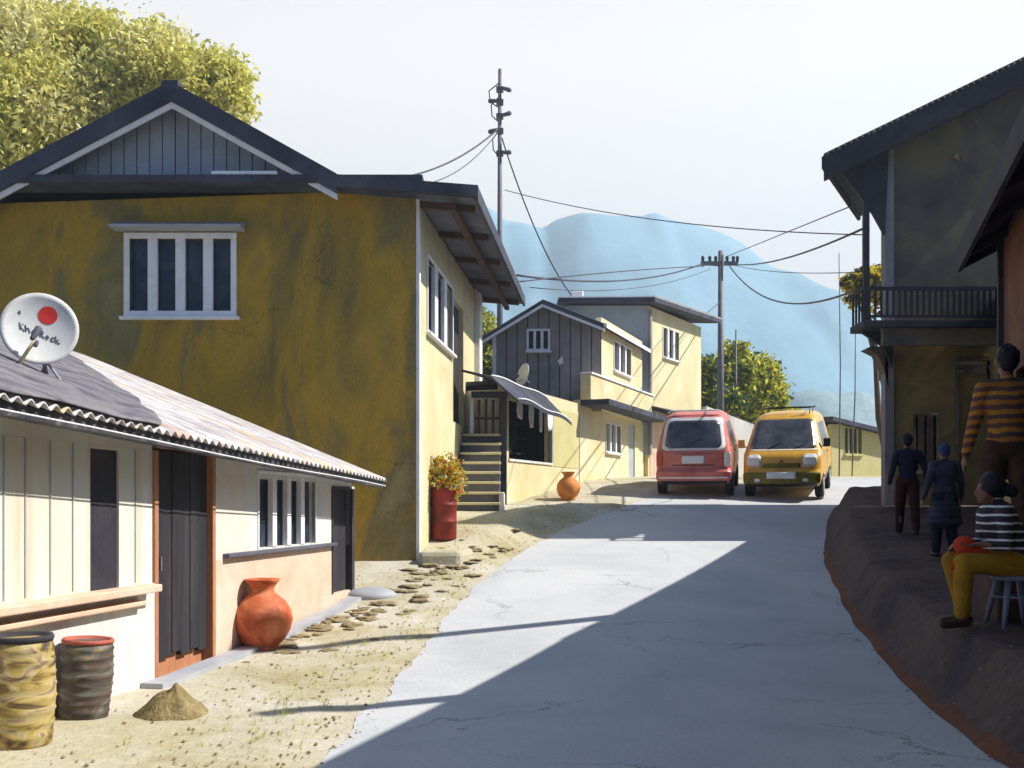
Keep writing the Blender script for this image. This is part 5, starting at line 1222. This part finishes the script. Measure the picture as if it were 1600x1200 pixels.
def standing(label, x, y, H, yaw, shirt, trouser, hair, stride=.12, arms=((-.18, .02), (.18, .02)), shoe=None, coat=0, cap=None, build_=1.0, dz=0, lean=0):
    z = gnd(x, y) + dz; t = thing('person', label, 'person', (x, y, z), yaw); k = H / 1.72; b = build_
    J = lambda a, c, z_: Vector((a * k, c * k + lean * z_ * k, z_ * k))
    body = MB(); sh = MB(); tr = MB(); so = MB()
    hipz, shz = .92, 1.42
    legs = {}
    for s_, st in ((-1, stride), (1, -stride)):
        hp = J(s_ * .09, 0, hipz); kn = J(s_ * .105, st * .45 + .03, .50); an = J(s_ * .11, st, .085 + (.03 if st < 0 else 0)); legs[s_] = (hp, kn, an)
        body.cap(hp, kn, .082 * k, .055 * k); body.cap(kn, an, .052 * k, .035 * k); body.cap(kn - Vector((0, .015, .1)), kn - Vector((0, .01, .22)), .042 * k, .034 * k)
        body.cap(an - Vector((0, .03, .03)) * k, an + Vector((0, .13, -.05)) * k, .036 * k, .032 * k)
        tr.cap(hp, kn, .104 * k * b, .082 * k * b); tr.cap(kn, an + Vector((0, 0, .03)), .082 * k * b, .066 * k)
        so = MB().cap(an - Vector((0, .035, .035)) * k, an + Vector((0, .13, -.052)) * k, .042 * k, .036 * k); solid(so, 'shoe', shoe or M['black_plastic'], t)
    body.ell(J(0, 0, .95), (.15 * k, .10 * k, .12 * k)); body.ell(J(0, 0, 1.12), (.13 * k, .085 * k, .16 * k)); body.ell(J(0, 0, 1.30), (.165 * k, .10 * k, .17 * k))
    body.cap(J(-.13, 0, shz - .01), J(.13, 0, shz - .01), .055 * k); body.cap(J(0, .0, 1.40), J(0, .02, 1.53), .052 * k, .05 * k)
    q = head(body, J(0, .03, 1.612), k, (0, 1, -.05))
    tr.ell(J(0, 0, .94), (.165 * k * b, .118 * k, .12 * k))
    sh.ell(J(0, 0, 1.00), (.158 * k * b, .115 * k, .13 * k)); sh.ell(J(0, 0, 1.14), (.15 * k * b, .108 * k, .17 * k)); sh.ell(J(0, 0, 1.30), (.185 * k * b, .12 * k, .17 * k)); sh.cap(J(-.14, 0, shz - .01), J(.14, 0, shz - .01), .068 * k); sh.cap(J(0, 0, 1.40), J(0, .01, 1.47), .064 * k, .058 * k)
    for s_, (ex, ey) in zip((-1, 1), arms):
        s0 = J(s_ * .18, 0, shz - .02); e = J(ex + s_ * .05, ey - .02, 1.13); w_ = J(ex + s_ * .09, ey + .06, .88)
        body.cap(s0, e, .048 * k, .038 * k); body.cap(e, w_, .037 * k, .025 * k); hand(body, w_, w_ - e, (0, -1 * s_, 0), k * 1.0, .35)
        sh.cap(s0, e, .064 * k * b, .053 * k); sh.cap(e, w_ + (e - w_) * .12, .052 * k, .040 * k)
    solid(body, 'body', M['skin'], t)
    solid(tr, 'trousers', trouser, t)
    if coat:
        for i in range(6):
            f = i / 5; sh.ell(J(0, 0, 1.0 - coat * f), ((.17 + .07 * f) * k * b, (.125 + .05 * f) * k, .10 * k))
    solid(sh, 'coat' if coat else 'shirt', shirt, t)
    hm = MB(); hairm(hm, q, k); solid(hm, 'hair', cap or hair, t, .01, 3)
    return t
standing('person in dark jacket and maroon trousers walking away by the balcony house', PX(1418, 15.6), 15.6, 1.55, R(-12), M['navy'], M['maroon'], M['hair'], .16, ((-.20, -.04), (.24, .03)))
standing('person in a long slate coat and blue cap standing behind the seated person', PX(1476, 13.6), 13.6, 1.50, R(8), M['coat'], M['navy'], M['hair'], .05, ((-.22, .02), (.22, .02)), coat=.46, cap=M['blue_cap'], build_=1.22)
mx, my = 4.33, 8.95
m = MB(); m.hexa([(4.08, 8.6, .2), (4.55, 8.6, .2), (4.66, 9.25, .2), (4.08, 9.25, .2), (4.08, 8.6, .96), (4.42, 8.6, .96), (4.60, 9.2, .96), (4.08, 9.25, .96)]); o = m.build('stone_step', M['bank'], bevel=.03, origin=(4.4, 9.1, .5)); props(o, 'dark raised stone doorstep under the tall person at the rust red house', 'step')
standing('tall person in an orange and brown striped shirt standing at the right edge', mx, my, 1.92, R(-8), M['stripe_or'], M['brown_cloth'], M['hair'], .14, ((-.19, .05), (.16, .0)), build_=1.05, dz=.96 - gnd(mx, my))
# seated person on the stool, seen from the side / behind, facing left
def seated():
    x, y = 3.94, 8.2; z = gnd(x, y); t = thing('person', 'seated person in black and white striped top and ochre trousers, hair in a bun', 'person', (x, y, z), 0)
    V = Vector; body = MB(); sh = MB(); tr = MB(); so = MB(); ZS = .43
    pel = V((.10, 0, ZS + .10)); ch = V((-.06, .0, ZS + .44)); nk = V((-.10, .0, ZS + .57)); hd = V((-.12, .0, ZS + .68))
    body.ell(pel, (.14, .16, .12)); body.cap(pel + V((0, 0, .05)), ch, .11, .12); body.cap(ch - V((0, .1, -.04)), ch + V((0, .1, .04)), .07); body.cap(ch + V((0, 0, .1)), hd - V((0, 0, .06)), .05, .045)
    q = head(body, hd, .98, (-.94, .25, -.15))
    sh.ell(pel + V((.0, 0, .03)), (.155, .18, .12)); sh.cap(pel + V((0, 0, .08)), ch, .145, .15); sh.ell(ch + V((.02, 0, 0)), (.135, .19, .15)); sh.cap(ch - V((0, .13, -.05)), ch + V((0, .13, .05)), .075); sh.cap(ch + V((0, 0, .09)), ch + V((-.01, 0, .15)), .062, .055)
    for s_ in (-1, 1):
        hp = pel + V((-.02, s_ * .09, -.02)); kn = V((-.37, s_ * .11, ZS + .10)); an = V((-.33 + .05 * s_, s_ * .10, .09)); toe = an + V((-.15, s_ * .02, -.055))
        body.cap(hp, kn, .085, .058); body.cap(kn, an, .055, .036); body.cap(an + V((.03, 0, -.03)), toe, .036, .03)
        tr.cap(hp + V((.02, 0, 0)), kn, .115, .082); tr.cap(kn, an + V((0, 0, .04)), .082, .062); solid(MB().cap(an + V((.035, 0, -.035)), toe, .042, .035), 'shoe', M['brown_cloth'], t)
        s0 = ch + V((-.02, s_ * .17, .05)); e = V((-.08, s_ * .21, ZS + .24)); w_ = V((-.27, s_ * .13, ZS + .24))
        body.cap(s0, e, .046, .038); body.cap(e, w_, .036, .025); hand(body, w_, (-1, -s_ * .2, -.15), (0, s_, 0), 1, .4)
        sh.cap(s0, e, .064, .052); sh.cap(e, w_ + V((.05, 0, 0)), .052, .038)
    tr.ell(pel + V((.02, 0, -.02)), (.17, .20, .13))
    solid(body, 'body', M['skin'], t); solid(tr, 'trousers', M['ochre'], t); solid(sh, 'striped_top', M['stripe_bw'], t)
    hm = MB(); hairm(hm, q, 1.12); hm.cap(q(0, -.10, -.01), q(0, -.17, -.045), .05, .052); solid(hm, 'hair', M['hair'], t, .01, 3)
    # red cloth held on the lap
    m = MB(); m.ell((x - .33, y - .03, z + ZS + .23), (.085, .11, .075)); m.cap((x - .40, y - .10, z + ZS + .17), (x - .22, y - .12, z + ZS + .19), .03, .035); m.cap((x - .40, y - .10, z + ZS + .17), (x - .45, y - .1, z + ZS + .05), .028, .02)
    o = m.build('red_cloth', M['red_cloth'], origin=(x - .33, y, z + ZS + .2)); r_ = o.modifiers.new('union', 'REMESH'); r_.mode = 'VOXEL'; r_.voxel_size = .01; r_.use_smooth_shade = True
    props(o, 'bright red cloth bundle held on the lap of the seated person', 'cloth')
    st = thing('stool', 'blue grey plastic stool under the seated person', 'stool', (x + .08, y, z))
    m = MB(); m.lathe([(.02, ZS - .05), (.17, ZS - .05), (.18, ZS - .03), (.165, ZS - .008), (.02, ZS - .012)], (x + .08, y, z), 28); m.build('seat', M['stool'], st)
    for a in (45, 135, 225, 315):
        c_, s_ = math.cos(R(a)), math.sin(R(a)); m = MB(); m.tube([(x + .08 + .12 * c_, y + .12 * s_, z + ZS - .045), (x + .08 + .23 * c_, y + .23 * s_, z - .01)], [.03, .018], 8); m.build('leg', M['stool'], st)
    m = MB(); m.tube([(x + .08 + .165 * math.cos(R(a)), y + .165 * math.sin(R(a)), z + .25) for a in (45, 90, 135, 180, 225, 270, 315, 360, 405)], .010, 6); m.build('stretcher', M['stool'], st)
seated()

# ---------------------------------------------------------------- light, sky, haze, camera
SUN_EL, SUN_AZ = 45.0, math.atan2(-.02, 1.0)       # direction to the sun, from +X towards -Y
sd = Vector((math.cos(R(SUN_EL)) * math.cos(SUN_AZ), math.cos(R(SUN_EL)) * math.sin(SUN_AZ), math.sin(R(SUN_EL))))
ld_ = bpy.data.lights.new('sun', 'SUN'); ld_.energy = 5.0; ld_.angle = R(.5); ld_.color = (1, .935, .84)
lo = bpy.data.objects.new('sun', ld_); link(lo); lo.rotation_euler = (-sd).to_track_quat('-Z', 'Y').to_euler(); lo.location = (20, 0, 30)
w = bpy.data.worlds.new('World'); sc.world = w; w.use_nodes = True; t = w.node_tree
for n_ in list(t.nodes): t.nodes.remove(n_)
out = t.nodes.new('ShaderNodeOutputWorld'); sky = t.nodes.new('ShaderNodeTexSky'); sky.sky_type = 'NISHITA'; sky.sun_disc = False
sky.sun_elevation = R(SUN_EL); sky.sun_rotation = math.pi / 2 - SUN_AZ; sky.air_density = 1.0; sky.dust_density = 1.0; sky.ozone_density = 3.0
b1 = t.nodes.new('ShaderNodeBackground'); b1.inputs[1].default_value = .05; tint = t.nodes.new('ShaderNodeVectorMath'); tint.operation = 'MULTIPLY'; tint.inputs[1].default_value = (.42, .66, 1.0)
t.links.new(sky.outputs[0], tint.inputs[0]); t.links.new(tint.outputs[0], b1.inputs[0])
b2 = t.nodes.new('ShaderNodeBackground'); b2.inputs[0].default_value = (.63, .575, .55, 1); b2.inputs[1].default_value = 1.0   # thin bright cloud low in the sky
tc = t.nodes.new('ShaderNodeTexCoord'); sp = t.nodes.new('ShaderNodeSeparateXYZ'); t.links.new(tc.outputs['Generated'], sp.inputs[0])
nz = t.nodes.new('ShaderNodeTexNoise'); nz.inputs['Scale'].default_value = 2.5; nz.inputs['Detail'].default_value = 4; t.links.new(tc.outputs['Generated'], nz.inputs['Vector'])
ad = t.nodes.new('ShaderNodeMath'); ad.operation = 'MULTIPLY_ADD'; ad.inputs[1].default_value = .10; t.links.new(nz.outputs['Fac'], ad.inputs[0]); t.links.new(sp.outputs[2], ad.inputs[2])
mr = t.nodes.new('ShaderNodeMapRange'); mr.interpolation_type = 'SMOOTHSTEP'
for i, v in ((1, .42), (2, .80), (3, 1.0), (4, .04)): mr.inputs[i].default_value = v
t.links.new(ad.outputs[0], mr.inputs[0])
mr2 = t.nodes.new('ShaderNodeMapRange'); mr2.interpolation_type = 'SMOOTHSTEP'      # the bright cloud bank lies ahead, blue sky behind
for i, v in ((1, .30), (2, .78), (3, .0), (4, 1)): mr2.inputs[i].default_value = v
t.links.new(sp.outputs[1], mr2.inputs[0]); mu = t.nodes.new('ShaderNodeMath'); mu.operation = 'MULTIPLY'; t.links.new(mr.outputs[0], mu.inputs[0]); t.links.new(mr2.outputs[0], mu.inputs[1])
mx_ = t.nodes.new('ShaderNodeMixShader'); t.links.new(mu.outputs[0], mx_.inputs[0]); t.links.new(b1.outputs[0], mx_.inputs[1]); t.links.new(b2.outputs[0], mx_.inputs[2]); t.links.new(mx_.outputs[0], out.inputs[0])

HAZE = .0015
if HAZE:
    m, tt, b = nt('air'); tt.nodes.remove(b); pv = tt.nodes.new('ShaderNodeVolumePrincipled'); pv.inputs['Color'].default_value = (.70, .88, 1.0, 1); pv.inputs['Density'].default_value = HAZE; pv.inputs['Anisotropy'].default_value = .2
    tt.links.new(pv.outputs[0], tt.nodes['Material Output'].inputs['Volume'])
    o = MB().box((-900, -60, -60), (1100, 800, 222)).build('haze', m); props(o, kind='stuff')

cam = bpy.data.cameras.new('camera'); co = bpy.data.objects.new('camera', cam); link(co); sc.camera = co
co.location = (0, 0, ZC); co.rotation_euler = (R(90), 0, 0)
cam.sensor_width = 36; cam.lens = 36 * F / 1600; cam.shift_y = (HZ - 600) / 1600; cam.clip_end = 3000; cam.clip_start = .05
sc.view_settings.view_transform = 'Standard'; sc.view_settings.look = 'None'; sc.view_settings.gamma = 1; sc.view_settings.exposure = 1.12; sc.view_settings.use_curve_mapping = False
